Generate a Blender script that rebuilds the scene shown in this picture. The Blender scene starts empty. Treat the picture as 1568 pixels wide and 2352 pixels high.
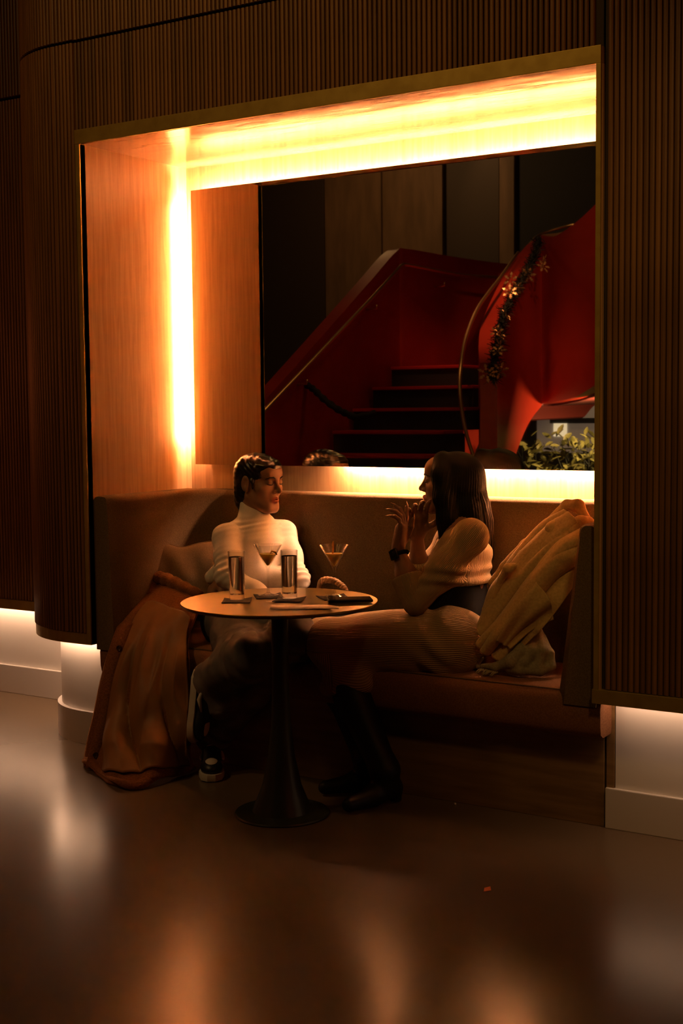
import bpy, bmesh, math, random
import numpy as np
from mathutils import Vector, Matrix
random.seed(7); rng = np.random.default_rng(7)
S = bpy.context.scene
C = bpy.context.collection

# ------------------------------------------------------------------ camera
CAM = np.array([3.6447, -3.8888, 1.3495])
F_PX, YAW, PITCH, ROLL = 3068.99, 0.5655, -0.0763, -0.0098
def cam_axes():
    fw = np.array([-math.sin(YAW)*math.cos(PITCH), math.cos(YAW)*math.cos(PITCH), math.sin(PITCH)])
    r0 = np.array([math.cos(YAW), math.sin(YAW), 0.0]); u0 = np.cross(r0, fw)
    r = r0*math.cos(ROLL)+u0*math.sin(ROLL); u = -r0*math.sin(ROLL)+u0*math.cos(ROLL)
    return r, u, fw
RIGHT, UP, FWD = cam_axes()
cd = bpy.data.cameras.new('camera'); cam = bpy.data.objects.new('camera', cd); C.objects.link(cam)
cd.sensor_fit = 'VERTICAL'; cd.sensor_height = 36.0; cd.lens = 36.0*F_PX/2352.0
cd.clip_start = 0.05; cd.clip_end = 100
M = Matrix((( RIGHT[0], UP[0], -FWD[0], CAM[0]), (RIGHT[1], UP[1], -FWD[1], CAM[1]), (RIGHT[2], UP[2], -FWD[2], CAM[2]), (0,0,0,1)))
cam.matrix_world = M
S.camera = cam

# ------------------------------------------------------------------ light and exposure
S.view_settings.view_transform = 'Standard'; S.view_settings.look = 'None'
S.view_settings.gamma = 1.0; S.view_settings.use_curve_mapping = False
S.view_settings.exposure = 0.0
S.cycles.use_denoising = True
S.cycles.max_bounces = 10; S.cycles.diffuse_bounces = 4; S.cycles.glossy_bounces = 5
S.cycles.transmission_bounces = 8; S.cycles.transparent_max_bounces = 8
S.cycles.caustics_reflective = False; S.cycles.caustics_refractive = False
S.cycles.sample_clamp_indirect = 250.0
W = bpy.data.worlds.new('lobby_dusk'); S.world = W; W.use_nodes = True
W.node_tree.nodes['Background'].inputs[0].default_value = (1.0, 0.52, 0.20, 1)
W.node_tree.nodes['Background'].inputs[1].default_value = 0.0045
LED = (1.0, 0.50, 0.27)          # niche light strips
KICK = (1.0, 0.57, 0.35)          # strips under the wall panels
LED_S, KICK_S = 560.0, 30.0
def lamp(name, kind, loc, energy, color, aim=None, size=0.2, **kw):
    l = bpy.data.lights.new(name, kind); l.energy = energy; l.color = color
    if kind == 'AREA': l.shape = 'DISK'; l.size = size
    else: l.shadow_soft_size = size
    for k, v in kw.items(): setattr(l, k, v)
    o = bpy.data.objects.new(name, l); C.objects.link(o); o.location = loc
    if aim is not None:
        o.rotation_euler = (Vector(aim)-Vector(loc)).to_track_quat('-Z', 'Y').to_euler()
    return o
lamp('left_downlight', 'SPOT', (-.7, -2.3, 4.0), 44, (1, .58, .22), (.52, -.10, .62), .1, spot_size=math.radians(20), spot_blend=.7)
lamp('stair_front_spot', 'SPOT', (1.0, -3.0, 4.4), 110, (1, .45, .2), (-.85, -5.5, 2.3), .1, spot_size=math.radians(26), spot_blend=.9)
lamp('header_fill', 'SPOT', (1.0, -3.4, 4.9), 110, (1, .50, .10), (1.0, 0, 2.95), .3, spot_size=math.radians(50), spot_blend=1.0)  # unseen spot added to lift the header ribs, in place of more ambient
lamp('lobby_ambient_fill', 'AREA', (-0.4, -3.4, 4.4), 7, (1, .52, .16), (-.5, .4, 1.6), .6)  # added area lamp standing in for the lobby's weak warm ambient
lamp('right_front_fill', 'SPOT', (3.6, -2.2, 3.6), 60, (1, .56, .15), (2.75, 0, 1.5), .15, spot_size=math.radians(44), spot_blend=.9)  # unseen lamp added at right front to warm the pilaster and brass trims
lamp('left_red_fill', 'AREA', (-2.6, -1.0, 1.6), 3.5, (1, .18, .05), (-1.0, .55, 1.4), .5)  # added red fill that tints the recessed left wall
lamp('right_red_fill', 'AREA', (5.6, -1.6, 3.0), 6, (1, .16, .05), (2.2, 0, 1.8), .8)  # added dim red fill that tints the right pilaster, no fixture behind it
lamp('stair_spot', 'SPOT', (-0.9, -3.3, 5.0), 270, (1, .40, .18), (-1.13, -4.75, 2.0), .1, spot_size=math.radians(30), spot_blend=.9)
lamp('stair_downlight', 'AREA', (-1.4, -2.6, 4.4), 5, (1, .5, .2), (-1.6, -4.2, 1.2), 1.4)

lamp('far_wall_fill', 'AREA', (-4.0, -6.6, 5.0), 22, (1, .54, .2), (-3.9, -8.7, 2.6), .5)  # added fill to brighten the far panels, no known source

# ------------------------------------------------------------------ helpers
def ray_dir(px, py): return FWD+(px-784)/F_PX*RIGHT-(py-1176)/F_PX*UP
def P(px, py, y):
    d = ray_dir(px, py); return CAM+d*((y-CAM[1])/d[1])
def PZ(px, py, z):
    d = ray_dir(px, py); return CAM+d*((z-CAM[2])/d[2])
MIRROR_Y = 0.5975
def VM(px, py, depth):                       # a point seen in the mirror -> where it really stands
    q = CAM+depth*ray_dir(px, py); return np.array([q[0], 2*MIRROR_Y-q[1], q[2]])

class G:                                      # a growing mesh
    def __init__(s): s.v = []; s.f = []
    def add(s, v, f):
        n = len(s.v); s.v += [tuple(map(float, p)) for p in v]; s.f += [tuple(i+n for i in q) for q in f]; return s
    def box(s, x0, x1, y0, y1, z0, z1):
        return s.add([(x0,y0,z0),(x1,y0,z0),(x1,y1,z0),(x0,y1,z0),(x0,y0,z1),(x1,y0,z1),(x1,y1,z1),(x0,y1,z1)],
                     [(0,3,2,1),(4,5,6,7),(0,1,5,4),(1,2,6,5),(2,3,7,6),(3,0,4,7)])
    def tube(s, path, rad, n=8, cap=True, squash=None):
        path = [np.array(p, float) for p in path]; m = len(path)
        if np.isscalar(rad): rad = [rad]*m
        t0 = path[1]-path[0]; ref = np.array([0,0,1.0]) if abs(t0[2]) < .9*np.linalg.norm(t0) else np.array([1.0,0,0])
        vs = []
        for i in range(m):
            t = path[min(i+1, m-1)]-path[max(i-1, 0)]; t = t/(np.linalg.norm(t)+1e-12)
            a = ref-t*np.dot(ref, t); a /= np.linalg.norm(a)+1e-12; b = np.cross(t, a); ref = a
            for k in range(n):
                th = 2*math.pi*k/n; q = a*math.cos(th)*(squash or 1)+b*math.sin(th)
                vs.append(path[i]+q*rad[i])
        fs = [(i*n+k, i*n+(k+1)%n, (i+1)*n+(k+1)%n, (i+1)*n+k) for i in range(m-1) for k in range(n)]
        if cap: fs += [tuple(range(n-1, -1, -1)), tuple(range((m-1)*n, m*n))]
        return s.add(vs, fs)
    def lathe(s, prof, c=(0,0,0), n=32):
        c = np.array(c, float); vs = []; m = len(prof)
        for r, z in prof:
            for k in range(n):
                th = 2*math.pi*k/n; vs.append(c+np.array([r*math.cos(th), r*math.sin(th), z]))
        fs = [(i*n+k, i*n+(k+1)%n, (i+1)*n+(k+1)%n, (i+1)*n+k) for i in range(m-1) for k in range(n)]
        return s.add(vs, fs)
    def prism(s, poly, axis, a, b):           # poly = 2-D outline, extruded along axis from a to b
        n = len(poly)
        def mk(p, t): return {0:(t,p[0],p[1]), 1:(p[0],t,p[1]), 2:(p[0],p[1],t)}[axis]
        v = [mk(p, a) for p in poly]+[mk(p, b) for p in poly]
        f = [(i, (i+1)%n, n+(i+1)%n, n+i) for i in range(n)]+[tuple(range(n-1,-1,-1)), tuple(range(n, 2*n))]
        return s.add(v, f)
    def ribbon(s, A, B, closed=False):        # quads between two polylines
        n = len(A); f = [(i, i+1, n+i+1, n+i) for i in range(n-1)]
        return s.add(list(A)+list(B), f)

def obj(name, g, m=None, parent=None, smooth=False, bevel=0, seg=2, loc=None, fix=True, sub=0, solid=0):
    me = bpy.data.meshes.new(name)
    if isinstance(g, G): me.from_pydata(g.v, [], g.f)
    else: me.from_pydata(g[0], [], g[1])
    if fix or bevel:
        bm = bmesh.new(); bm.from_mesh(me)
        if bevel:
            bmesh.ops.remove_doubles(bm, verts=bm.verts, dist=1e-6)
            es = [e for e in bm.edges if len(e.link_faces) == 2 and e.calc_face_angle(0) > .5]
            bmesh.ops.bevel(bm, geom=es, offset=bevel, segments=seg, profile=.6, affect='EDGES', clamp_overlap=True)
        bmesh.ops.recalc_face_normals(bm, faces=bm.faces); bm.to_mesh(me); bm.free()
    o = bpy.data.objects.new(name, me); C.objects.link(o)
    if m is not None: me.materials.append(m)
    if smooth:
        me.polygons.foreach_set('use_smooth', [True]*len(me.polygons))
        if smooth != 'all':
            me.set_sharp_from_angle(angle=math.radians(40))
    if solid:
        md = o.modifiers.new('solid', 'SOLIDIFY'); md.thickness = solid; md.offset = 0
    if sub:
        md = o.modifiers.new('sub', 'SUBSURF'); md.levels = md.render_levels = sub
    if parent is not None: o.parent = parent
    if loc is not None: o.location = loc
    return o
def inst(o, parent, loc=(0,0,0), rot=(0,0,0), scale=(1,1,1)):
    c = o.copy(); C.objects.link(c); c.parent = parent; c.location = loc; c.rotation_euler = rot; c.scale = scale; return c
def empty(name, loc=(0,0,0)):
    o = bpy.data.objects.new(name, None); C.objects.link(o); o.location = loc; o.empty_display_size = .05; return o
def thing(o, label, cat, group=None):
    o['label'] = label; o['category'] = cat
    if group: o['group'] = group
    return o
def struct(o, label=None):
    o['kind'] = 'structure'
    if label: o['label'] = label
    return o
def adopt(root):                              # children built in world space under an Empty that sits elsewhere
    bpy.context.view_layer.update()
    for c in root.children: c.matrix_parent_inverse = root.matrix_world.inverted()

# ------------------------------------------------------------------ materials
def lin(r, g, b): return tuple(((c/255)/12.92 if c/255 <= .04045 else ((c/255+.055)/1.055)**2.4) for c in (r, g, b))
def mat(name, col, rough=.6, metal=0.0, spec=.5, **kw):
    m = bpy.data.materials.new(name); m.use_nodes = True
    nt = m.node_tree; b = nt.nodes['Principled BSDF']
    b.inputs['Base Color'].default_value = (*col[:3], 1); b.inputs['Roughness'].default_value = rough
    b.inputs['Metallic'].default_value = metal; b.inputs['Specular IOR Level'].default_value = spec
    for k, v in kw.items(): b.inputs[k.replace('_', ' ')].default_value = v
    return m
def noise_mix(m, c1, c2, scale=(1,1,1), nscale=8, detail=4, lo=.35, hi=.65, bump=0, bdist=.002, coord='Object', rough=None, jitter=0, wave=None):
    nt = m.node_tree; N = nt.nodes; L = nt.links; b = N['Principled BSDF']
    tc = N.new('ShaderNodeTexCoord'); mp = N.new('ShaderNodeMapping'); mp.inputs['Scale'].default_value = scale
    L.new(tc.outputs[coord], mp.inputs['Vector'])
    nz = N.new('ShaderNodeTexNoise'); nz.inputs['Scale'].default_value = nscale; nz.inputs['Detail'].default_value = detail
    if wave: nz.inputs['Distortion'].default_value = wave
    L.new(mp.outputs[0], nz.inputs['Vector'])
    rp = N.new('ShaderNodeValToRGB'); rp.color_ramp.elements[0].position = lo; rp.color_ramp.elements[1].position = hi
    rp.color_ramp.elements[0].color = (*c1, 1); rp.color_ramp.elements[1].color = (*c2, 1)
    L.new(nz.outputs['Fac'], rp.inputs['Fac'])
    out = rp.outputs['Color']
    if jitter:
        oi = N.new('ShaderNodeObjectInfo'); mr = N.new('ShaderNodeMapRange')
        mr.inputs['To Min'].default_value = 1-jitter; mr.inputs['To Max'].default_value = 1+jitter
        L.new(oi.outputs['Random'], mr.inputs['Value'])
        mx = N.new('ShaderNodeMix'); mx.data_type = 'RGBA'; mx.blend_type = 'MULTIPLY'; mx.inputs[0].default_value = 1
        L.new(out, mx.inputs[6]); L.new(mr.outputs[0], mx.inputs[7]); out = mx.outputs[2]
    L.new(out, b.inputs['Base Color'])
    if rough:
        mr = N.new('ShaderNodeMapRange'); mr.inputs['To Min'].default_value = rough[0]; mr.inputs['To Max'].default_value = rough[1]
        L.new(nz.outputs['Fac'], mr.inputs['Value']); L.new(mr.outputs[0], b.inputs['Roughness'])
    if bump:
        bp = N.new('ShaderNodeBump'); bp.inputs['Strength'].default_value = bump; bp.inputs['Distance'].default_value = bdist
        L.new(nz.outputs['Fac'], bp.inputs['Height']); L.new(bp.outputs[0], b.inputs['Normal'])
    return m
def glow(name, col, s):
    m = bpy.data.materials.new(name); m.use_nodes = True; b = m.node_tree.nodes['Principled BSDF']
    b.inputs['Base Color'].default_value = (.8,.8,.8,1); b.inputs['Emission Color'].default_value = (*col, 1); b.inputs['Emission Strength'].default_value = s
    return m
M_RIB = noise_mix(mat('fluted walnut', (.1,.05,.02), .42), (.135,.064,.018), (.215,.108,.032), (30,30,1.2), 3, 5, jitter=.28)
M_BACKING = mat('dark groove board', (.035,.02,.01), .7)
M_OAK = noise_mix(mat('amber oak veneer', (.5,.25,.1), .38), (.47,.275,.125), (.64,.40,.205), (16,16,.9), 4, 8, lo=.3, hi=.7, bump=.06, bdist=.001, wave=.6)
M_OAKX = noise_mix(mat('lacquered ceiling panel', (.5,.25,.1), .16, .4), (.40,.24,.125), (.58,.37,.21), (1.2,5,5), 2.2, 4, lo=.25, hi=.75, bump=.16, bdist=.010, rough=(.10,.2))
M_BRASS = noise_mix(mat('aged brass', (.42,.30,.11), .42, .6), (.42,.31,.07), (.52,.40,.10), (1,1,1), 14, 3, bump=.05)
M_WHITE = mat('painted plaster', (.78,.75,.70), .55)
M_BASEB = mat('satin white baseboard', (.66,.63,.59), .4)
M_FLOOR = mat('polished concrete', (.15,.105,.062), .235, spec=.40)
M_LED = glow('niche light strip', LED, LED_S); M_LED_TOP = glow('niche top strip', LED, LED_S*.56); M_LED_LOW = glow('niche low strip', LED, LED_S*.8); M_KICK_R = glow('right kick strip', KICK, KICK_S*.42); M_KICK = glow('toe kick light strip', KICK, KICK_S)
M_DARKWOOD = noise_mix(mat('bench base oak', (.2,.11,.04), .5), (.20,.12,.045), (.30,.185,.075), (1.2,12,12), 3, 6, bump=.05)
M_CUSH = noise_mix(mat('umber wool upholstery', (.16,.09,.06), .95, spec=.15), (.135,.085,.040), (.19,.125,.062), (1,1,1), 260, 2, bump=.35, bdist=.001)
M_SEAT = noise_mix(mat('russet wool upholstery', (.2,.09,.055), .95, spec=.15), (.19,.082,.038), (.26,.122,.058), (1,1,1), 260, 2, bump=.35, bdist=.001)
# ================================================================== structure
OW, OT, OB, D = 2.1014, 2.3795, 0.43, 0.6471      # opening width, top, bottom; niche depth
GAPZ = 2.768
PITCHR = 0.0186
floor = struct(obj('floor', G().box(-9, 7, -12, 1.2, -.1, 0), M_FLOOR))

# --- fluted front wall: backing boards + ribs
FACE = 0.0
def rib_mesh(h, w=PITCHR*.9, d=.0085, n=5):
    prof = [(-w/2, .004)]+[(-w/2*math.cos(math.pi*k/n), -d*math.sin(math.pi*k/n)**.8) for k in range(n+1)]+[(w/2, .004)]
    g = G(); m = len(prof)
    g.add([(x, y, 0) for x, y in prof]+[(x, y, h) for x, y in prof], [(i, i+1, m+i+1, m+i) for i in range(m-1)]+[tuple(range(m))[::-1], tuple(range(m, 2*m))])
    return g
wall_front = struct(obj('wall_front', G().box(-.11, OW+.018, .010, .16, OT+.05, GAPZ-.006), M_BACKING), 'fluted dark wood wall panel above the lit niche')
r0 = None
n = int((OW+.10)/PITCHR)
for k in range(n):
    x = -.10+PITCHR*(k+.5)
    if r0 is None:
        r0 = obj('rib', rib_mesh(GAPZ-.006-OT-.052), M_RIB, wall_front, smooth=True); r0.location = (x, .0085, OT+.052)
    else:
        inst(r0, wall_front, (x, .0085, OT+.052))
wall_upper = struct(obj('wall_upper', G().box(-.11, OW+.018, .014, .16, GAPZ+.006, 3.6), M_BACKING), 'fluted wall panels over the shadow gap')
r0 = None
for k in range(n):
    x = -.10+PITCHR*(k+.5)
    if x > 1.25: break
    if r0 is None:
        r0 = obj('rib', rib_mesh(.83), M_RIB, wall_upper, smooth=True); r0.location = (x, .0085, GAPZ+.006)
    else: inst(r0, wall_upper, (x, .0085, GAPZ+.006))
g = G()
for k in range(60):
    x = 1.25+PITCHR*(k+.5)
    if x < OW:
        rm = rib_mesh(.83); g.add([(a+x, b+.0085, c+GAPZ+.006) for a, b, c in rm.v], rm.f)
o = obj('rib_field', g, M_RIB, wall_upper, smooth=True); o['kind'] = 'stuff'
struct(obj('wall_shadow_gap', G().box(-.11, OW+.018, .05, .14, GAPZ-.006, GAPZ+.006), M_BACKING))
# right pilaster
wall_right = struct(obj('wall_right', G().box(OW+.024, 3.6, .012, .16, OB+.045, 3.6), M_BACKING), 'tall fluted wood pilaster to the right of the niche')
r0 = None
for k in range(30):
    x = OW+.034+PITCHR*(k+.5)
    if r0 is None:
        r0 = obj('rib', rib_mesh(3.6-OB-.047), M_RIB, wall_right, smooth=True); r0.location = (x, .0085, OB+.047)
    else: inst(r0, wall_right, (x, .0085, OB+.047))
# left rounded column: straight bit then an arc, then straight back to the recessed wall
CXC, CYC, RC = -.13, .41, .41
def arc_pts(r, step):
    pts = []; s = 0
    a = math.pi*1.5
    th = a
    while th > math.pi: pts.append((CXC+r*math.cos(th), CYC+r*math.sin(th), th)); th -= step/r
    y = CYC
    while y < .66: pts.append((CXC-r, y, math.pi)); y += step
    return pts
def shell(r, z0, z1, t=.012, x_end=-.022):
    out = [(x_end, CYC-r)]+[(x, y) for x, y, _ in arc_pts(r, .03)]+[(CXC-r, .70)]
    inn = [(x_end, CYC-r+t)]+[(x, y) for x, y, _ in arc_pts(r-t, .03)]+[(CXC-r+t, .70)]
    poly = out+inn[::-1]
    return G().prism(poly, 2, z0, z1)
wall_corner = struct(obj('wall_corner', shell(RC-.008, OB+.045, GAPZ-.006), M_BACKING), 'rounded fluted wood corner left of the niche')
def rib_column(z0, z1, name, parent):
    g = G(); h = z1-z0; rm = rib_mesh(h, .0165)
    xs = [(x, CYC-RC, math.pi*1.5) for x in np.arange(-.03, CXC, -PITCHR)]+arc_pts(RC, PITCHR)
    for x, y, th in xs:
        rot = th-math.pi*1.5; c, s_ = math.cos(rot), math.sin(rot)
        g.add([(x+a*c-b*s_, y+a*s_+b*c, z0+e) for a, b, e in rm.v], rm.f)
    o = obj(name, g, M_RIB, parent, smooth=True); o['kind'] = 'stuff'
rib_column(OB+.047, GAPZ-.006, 'rib_field', wall_corner)
wc2 = struct(obj('wall_corner_upper', shell(RC-.008, GAPZ+.006, 3.6), M_BACKING))
rib_column(GAPZ+.006, 3.6, 'rib_field', wc2)
struct(obj('wall_corner_gap', shell(RC-.05, GAPZ-.006, GAPZ+.006), M_BACKING))
# recessed wall further left
YL = .55
def rib_wall(x0, x1, z0, z1, y, parent):
    g = G(); rm = rib_mesh(z1-z0, .0165); x = x0
    while x < x1:
        g.add([(a+x, b+y, c+z0) for a, b, c in rm.v], rm.f); x += PITCHR
    o = obj('rib_field', g, M_RIB, parent, smooth=True); o['kind'] = 'stuff'
wall_left = struct(obj('wall_left', G().box(-3.2, CXC-RC+.02, YL+.003, .8, OB+.045, GAPZ-.0), M_BACKING), 'recessed fluted wood wall at the far left')
rib_wall(-2.2, CXC-RC, OB+.047, GAPZ, YL, wall_left)
wl2 = struct(obj('wall_left_upper', G().box(-3.2, CXC-RC+.02, YL-.007, .8, GAPZ+.012, 3.6), M_BACKING))
rib_wall(-2.2, CXC-RC, GAPZ+.012, 3.6, YL-.01, wl2)
# --- niche lining
struct(obj('wall_niche_left', G().box(-.02, 0, 0.002, D+.02, OB, OT), M_OAK), 'amber oak panel lining the left of the niche')
struct(obj('wall_niche_right', G().box(OW, OW+.02, 0.002, D+.02, OB, OT), M_OAK), 'oak panel lining the right of the niche')
struct(obj('wall_niche_back', G().box(-.02, OW+.02, D, D+.03, 0, OT+.02), M_OAK), 'oak back wall of the niche around the mirror')
struct(obj('ceiling_niche', G().box(-.02, OW+.02, 0.002, D+.02, OT, OT+.05), M_OAKX), 'glossy lacquered ceiling of the lit niche')
# --- brass trims
struct(obj('trim_1', G().box(-.022, OW+.016, -.006, .01, OT, OT+.054), M_BRASS, bevel=.0015), 'flat brass band across the top of the niche')
struct(obj('trim_2', G().box(OW, OW+.016, -.006, .03, OB+.045, OT+.0005), M_BRASS, bevel=.0015), 'slim brass edge down the right of the niche')
struct(obj('trim_3', G().box(-.022, 0, -.004, .03, OB, OT), M_BRASS, bevel=.0015), 'slim brass edge down the left of the niche')
t4 = struct(obj('trim_4', G().box(OW-.004, 3.6, -.008, .05, OB, OB+.045), M_BRASS, bevel=.0015), 'brass skirting under the right fluted pilaster')
t5 = struct(obj('trim_5', shell(RC+.004, OB, OB+.045, t=.045), M_BRASS), 'dark brass band around the foot of the rounded corner')
t6 = struct(obj('trim_6', G().box(-3.2, CXC-RC+.02, YL-.012, YL+.03, OB, OB+.045), M_BRASS), 'dark brass band under the recessed left wall')
# --- toe kicks with their light strips (the strips are parts of the trims above them)
KD = .105
struct(obj('wall_kick_right', G().box(OW+.025, 3.6, .02+KD, .2, 0, OB+.02), M_WHITE), 'white recessed kick panel under the right pilaster')
struct(obj('baseboard_right', G().box(OW-.005, 3.6, .112, .20, 0, .132), M_BASEB, bevel=.003), 'pale baseboard at the right, below the fluted pilaster')
obj('light_strip', G().box(OW+.03, 3.58, .065, .085, OB+.012, OB+.022), M_KICK_R, t4)
struct(obj('wall_kick_corner', shell(RC-KD+.01, 0, OB+.03, t=.02, x_end=.0), M_WHITE), 'white curved kick panel under the rounded corner')
struct(obj('baseboard_corner', shell(RC-KD+.028, 0, .135, t=.03, x_end=.0), M_BASEB), 'pale curved baseboard under the rounded corner')
obj('light_strip', shell(RC-.055, OB+.012, OB+.022, t=.02, x_end=-.03), M_KICK, t5)
struct(obj('wall_kick_left', G().box(-3.2, CXC-RC+KD+.05, YL+KD, .8, 0, OB+.03), M_WHITE), 'white kick panel under the recessed left wall')
struct(obj('baseboard_left', G().box(-3.2, CXC-RC+KD+.05, YL+KD-.016, .8, 0, .135), M_BASEB, bevel=.003), 'pale baseboard along the far left kick panel')
obj('light_strip', G().box(-3.1, CXC-RC+.06, YL+.05, YL+.07, OB+.012, OB+.022), M_KICK, t6)
# a slim dark post beside the bench end
struct(obj('trim_7', G().box(OW-.004, OW+.022, .122, .14, .13, OB+.0), M_DARKWOOD), 'narrow dark wood strip between bench end and kick panel')

# ================================================================== mirror
mirror = thing(empty('wall_mirror', (1.07, MIRROR_Y, 1.12)), 'wide frameless backlit mirror on the niche wall reflecting a red staircase', 'mirror')
M_MIRROR = mat('mirror glass', (.80,.76,.70), .015, 1.0)
MX0, MX1, MZ0, MZ1 = .0615, OW-.012, 1.1241, 2.2753
obj('pane', G().box(MX0, MX1, MIRROR_Y, MIRROR_Y+.005, MZ0, MZ1), M_MIRROR, mirror)
obj('backing', G().box(MX0+.04, MX1-.04, MIRROR_Y+.0055, D-.004, MZ0+.04, MZ1-.04), M_BACKING, mirror)
def strip(x0, x1, z0, z1, M_LED=M_LED): obj('light_strip', G().box(x0, x1, MIRROR_Y+.018, MIRROR_Y+.036, z0, z1), M_LED, mirror)
strip(MX0+.03, MX1-.03, MZ1-.036, MZ1-.024, M_LED_TOP)
strip(MX0+.024, MX0+.036, MZ0+.10, MZ1-.04)
strip(.80, MX1-.03, MZ0+.024, MZ0+.036, M_LED_LOW)
adopt(mirror)

# ================================================================== banquette
bench = thing(empty('banquette_bench', (1.05, .3, 0)), 'long built-in upholstered banquette with brown back cushions filling the niche', 'bench')
obj('base_panel', G().box(.02, OW-.012, .122, .60, 0, .31), M_DARKWOOD, bench, bevel=.002)
def cushion_prof(thk_b, thk_t, z0, z1, r=.028, n=6):
    # outline (depth from the wall, z): rounded top front
    p = [(0, z0), (thk_b, z0)]
    for k in range(n+1):
        a = math.pi/2*k/n; p.append((thk_t-r+r*math.cos(a), z1-r+r*math.sin(a)))
    for k in range(n+1):
        a = math.pi/2*k/n; p.append((r-r*math.sin(a)-.0, z1-r+r*math.cos(a)))
    return p
SZ = .45
pr = cushion_prof(.16, .105, SZ-.05, 1.022)
obj('back_cushion', G().prism([(D-.004-d, z) for d, z in pr], 0, .09, OW-.05), M_CUSH, bench, smooth=True, bevel=.01)
# left wing wraps the corner
def wing(xw, sgn, y0, y1, tb, tt, zt):
    g = G(); rows = []
    ys = list(np.linspace(y0, y1, 14)); prof = cushion_prof(tb, tt, OB-.02, zt)
    m = len(prof)
    for i, y in enumerate(ys):
        e = 1.0
        if i == 0: e = .72
        elif i == 1: e = .93
        yy = y if i else y0-.0
        rows += [(xw+sgn*(d if d < .001 else d*e), yy+(.012 if i == 0 else 0), OB-.02+(z-OB+.02)*(1-(.006 if i == 0 else 0))) for d, z in prof]
    f = [(i*m+k, i*m+(k+1)%m, (i+1)*m+(k+1)%m, (i+1)*m+k) for i in range(len(ys)-1) for k in range(m)]
    f += [tuple(range(m)), tuple(range((len(ys)-1)*m, len(ys)*m))]
    return g.add(rows, f)
obj('side_cushion', wing(.004, 1, .012, D-.07, .13, .10, 1.022), M_CUSH, bench, smooth=True)
obj('side_cushion', wing(OW-.003, -1, .012, D-.07, .15, .075, .985), M_CUSH, bench, smooth=True)
# corner fillet
g = G(); m = 10; rows = []
prof = cushion_prof(.13, .10, OB-.02, 1.022)
for k in range(m+1):
    a = math.pi/2*k/m
    cx, cy = .30, D-.30
    for d, z in prof:
        rr = .296-d
        rows.append((cx-rr*math.cos(a), cy+rr*math.sin(a), z))
n_ = len(prof)
f = [(i*n_+k, i*n_+(k+1)%n_, (i+1)*n_+(k+1)%n_, (i+1)*n_+k) for i in range(m) for k in range(n_)]
obj('corner_cushion', g.add(rows, f+[tuple(range(n_)), tuple(range(m*n_, (m+1)*n_))]), M_CUSH, bench, smooth=True)
seat_prof = [(.50, SZ-.004), (.50, .305), (.055, .305), (.036, .318), (.03, .345), (.028, .40), (.036, .43), (.058, .447), (.10, SZ), (.3, SZ+.004)]
obj('seat_cushion', G().prism(seat_prof, 0, .012, OW+.012), M_SEAT, bench, smooth=True, bevel=.012)
obj('seam', G().tube([(.03, .058, .4485), (OW, .058, .4485)], .0022, 6), M_CUSH, bench, smooth=True)
adopt(bench)

# ================================================================== table
TC = np.array([1.112, -.288]); TZ = .72
table = thing(empty('round_table', (TC[0], TC[1], 0)), 'small round bronze pedestal table with four drinks on it', 'table')
M_BRONZE = noise_mix(mat('brushed bronze top', (.27,.185,.05), .33, .85), (.24,.17,.034), (.30,.215,.048), (1,1,1), 30, 3, rough=(.27,.36))
M_PED = mat('dark green painted steel', (.035,.04,.022), .42, .3)
obj('table_top', G().lathe([(0, -.012), (.318, -.012), (.326, -.007), (.327, -.002), (.3255, 0), (0, 0)], (0,0,TZ), 96), M_BRONZE, table, smooth=True)
obj('column', G().lathe([(.028, .70), (.028, .45), (.032, .32), (.045, .2), (.066, .1), (.093, .032), (.10, .012)], n=40), M_PED, table, smooth=True)
obj('foot_plate', G().lathe([(0, 0), (.157, 0), (.16, .004), (.157, .009), (.10, .013), (0, .013)], n=56), M_PED, table, smooth=True)
obj('collar', G().lathe([(0,.695),(.06,.695),(.06,.706),(0,.706)], n=32), M_PED, table, smooth=True)
# ================================================================== smooth bodies: distance fields meshed with surface nets
def nrm(v): v = np.asarray(v, float); return v/(np.linalg.norm(v)+1e-12)
def cap(a, b, ra, rb=None, k=.02, op='u'): return dict(t='c', a=np.asarray(a, float), b=np.asarray(b, float), ra=ra, rb=ra if rb is None else rb, k=k, op=op)
def ell(c, r, R=None, k=.02, op='u'): return dict(t='e', c=np.asarray(c, float), r=np.asarray(r, float), R=np.eye(3) if R is None else np.asarray(R, float), k=k, op=op)
def half(c, n, k=.004): return dict(t='h', c=np.asarray(c, float), n=nrm(n), k=k, op='i')      # keep the side against n
def chain(pts, rad, k=.02, op='u'): return [cap(pts[i], pts[i+1], rad[i], rad[i+1], k, op) for i in range(len(pts)-1)]
def pd(p, X):
    if p['t'] == 'c':
        ba = p['b']-p['a']; pa = X-p['a']; h = np.clip((pa@ba)/(ba@ba+1e-12), 0, 1)
        return np.linalg.norm(pa-h[..., None]*ba, axis=-1)-(p['ra']+(p['rb']-p['ra'])*h)
    if p['t'] == 'e':
        q = (X-p['c'])@p['R']; k0 = np.linalg.norm(q/p['r'], axis=-1); k1 = np.linalg.norm(q/p['r']**2, axis=-1)+1e-9
        return np.maximum(k0*(k0-1)/k1, -p['r'].min())
    return (X-p['c'])@p['n']
def comb(F, d, p):
    k = p['k']
    if p['op'] == 'u':
        h = np.maximum(k-np.abs(F-d), 0)/k; return np.minimum(F, d)-h*h*k*.25
    if p['op'] == 's': d = -d
    h = np.maximum(k-np.abs(F-d), 0)/k; return np.maximum(F, d)+h*h*k*.25
def field(prims, X):
    F = np.full(X.shape[:-1], 1.0)
    for p in prims: F = comb(F, pd(p, X), p)
    return F
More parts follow.
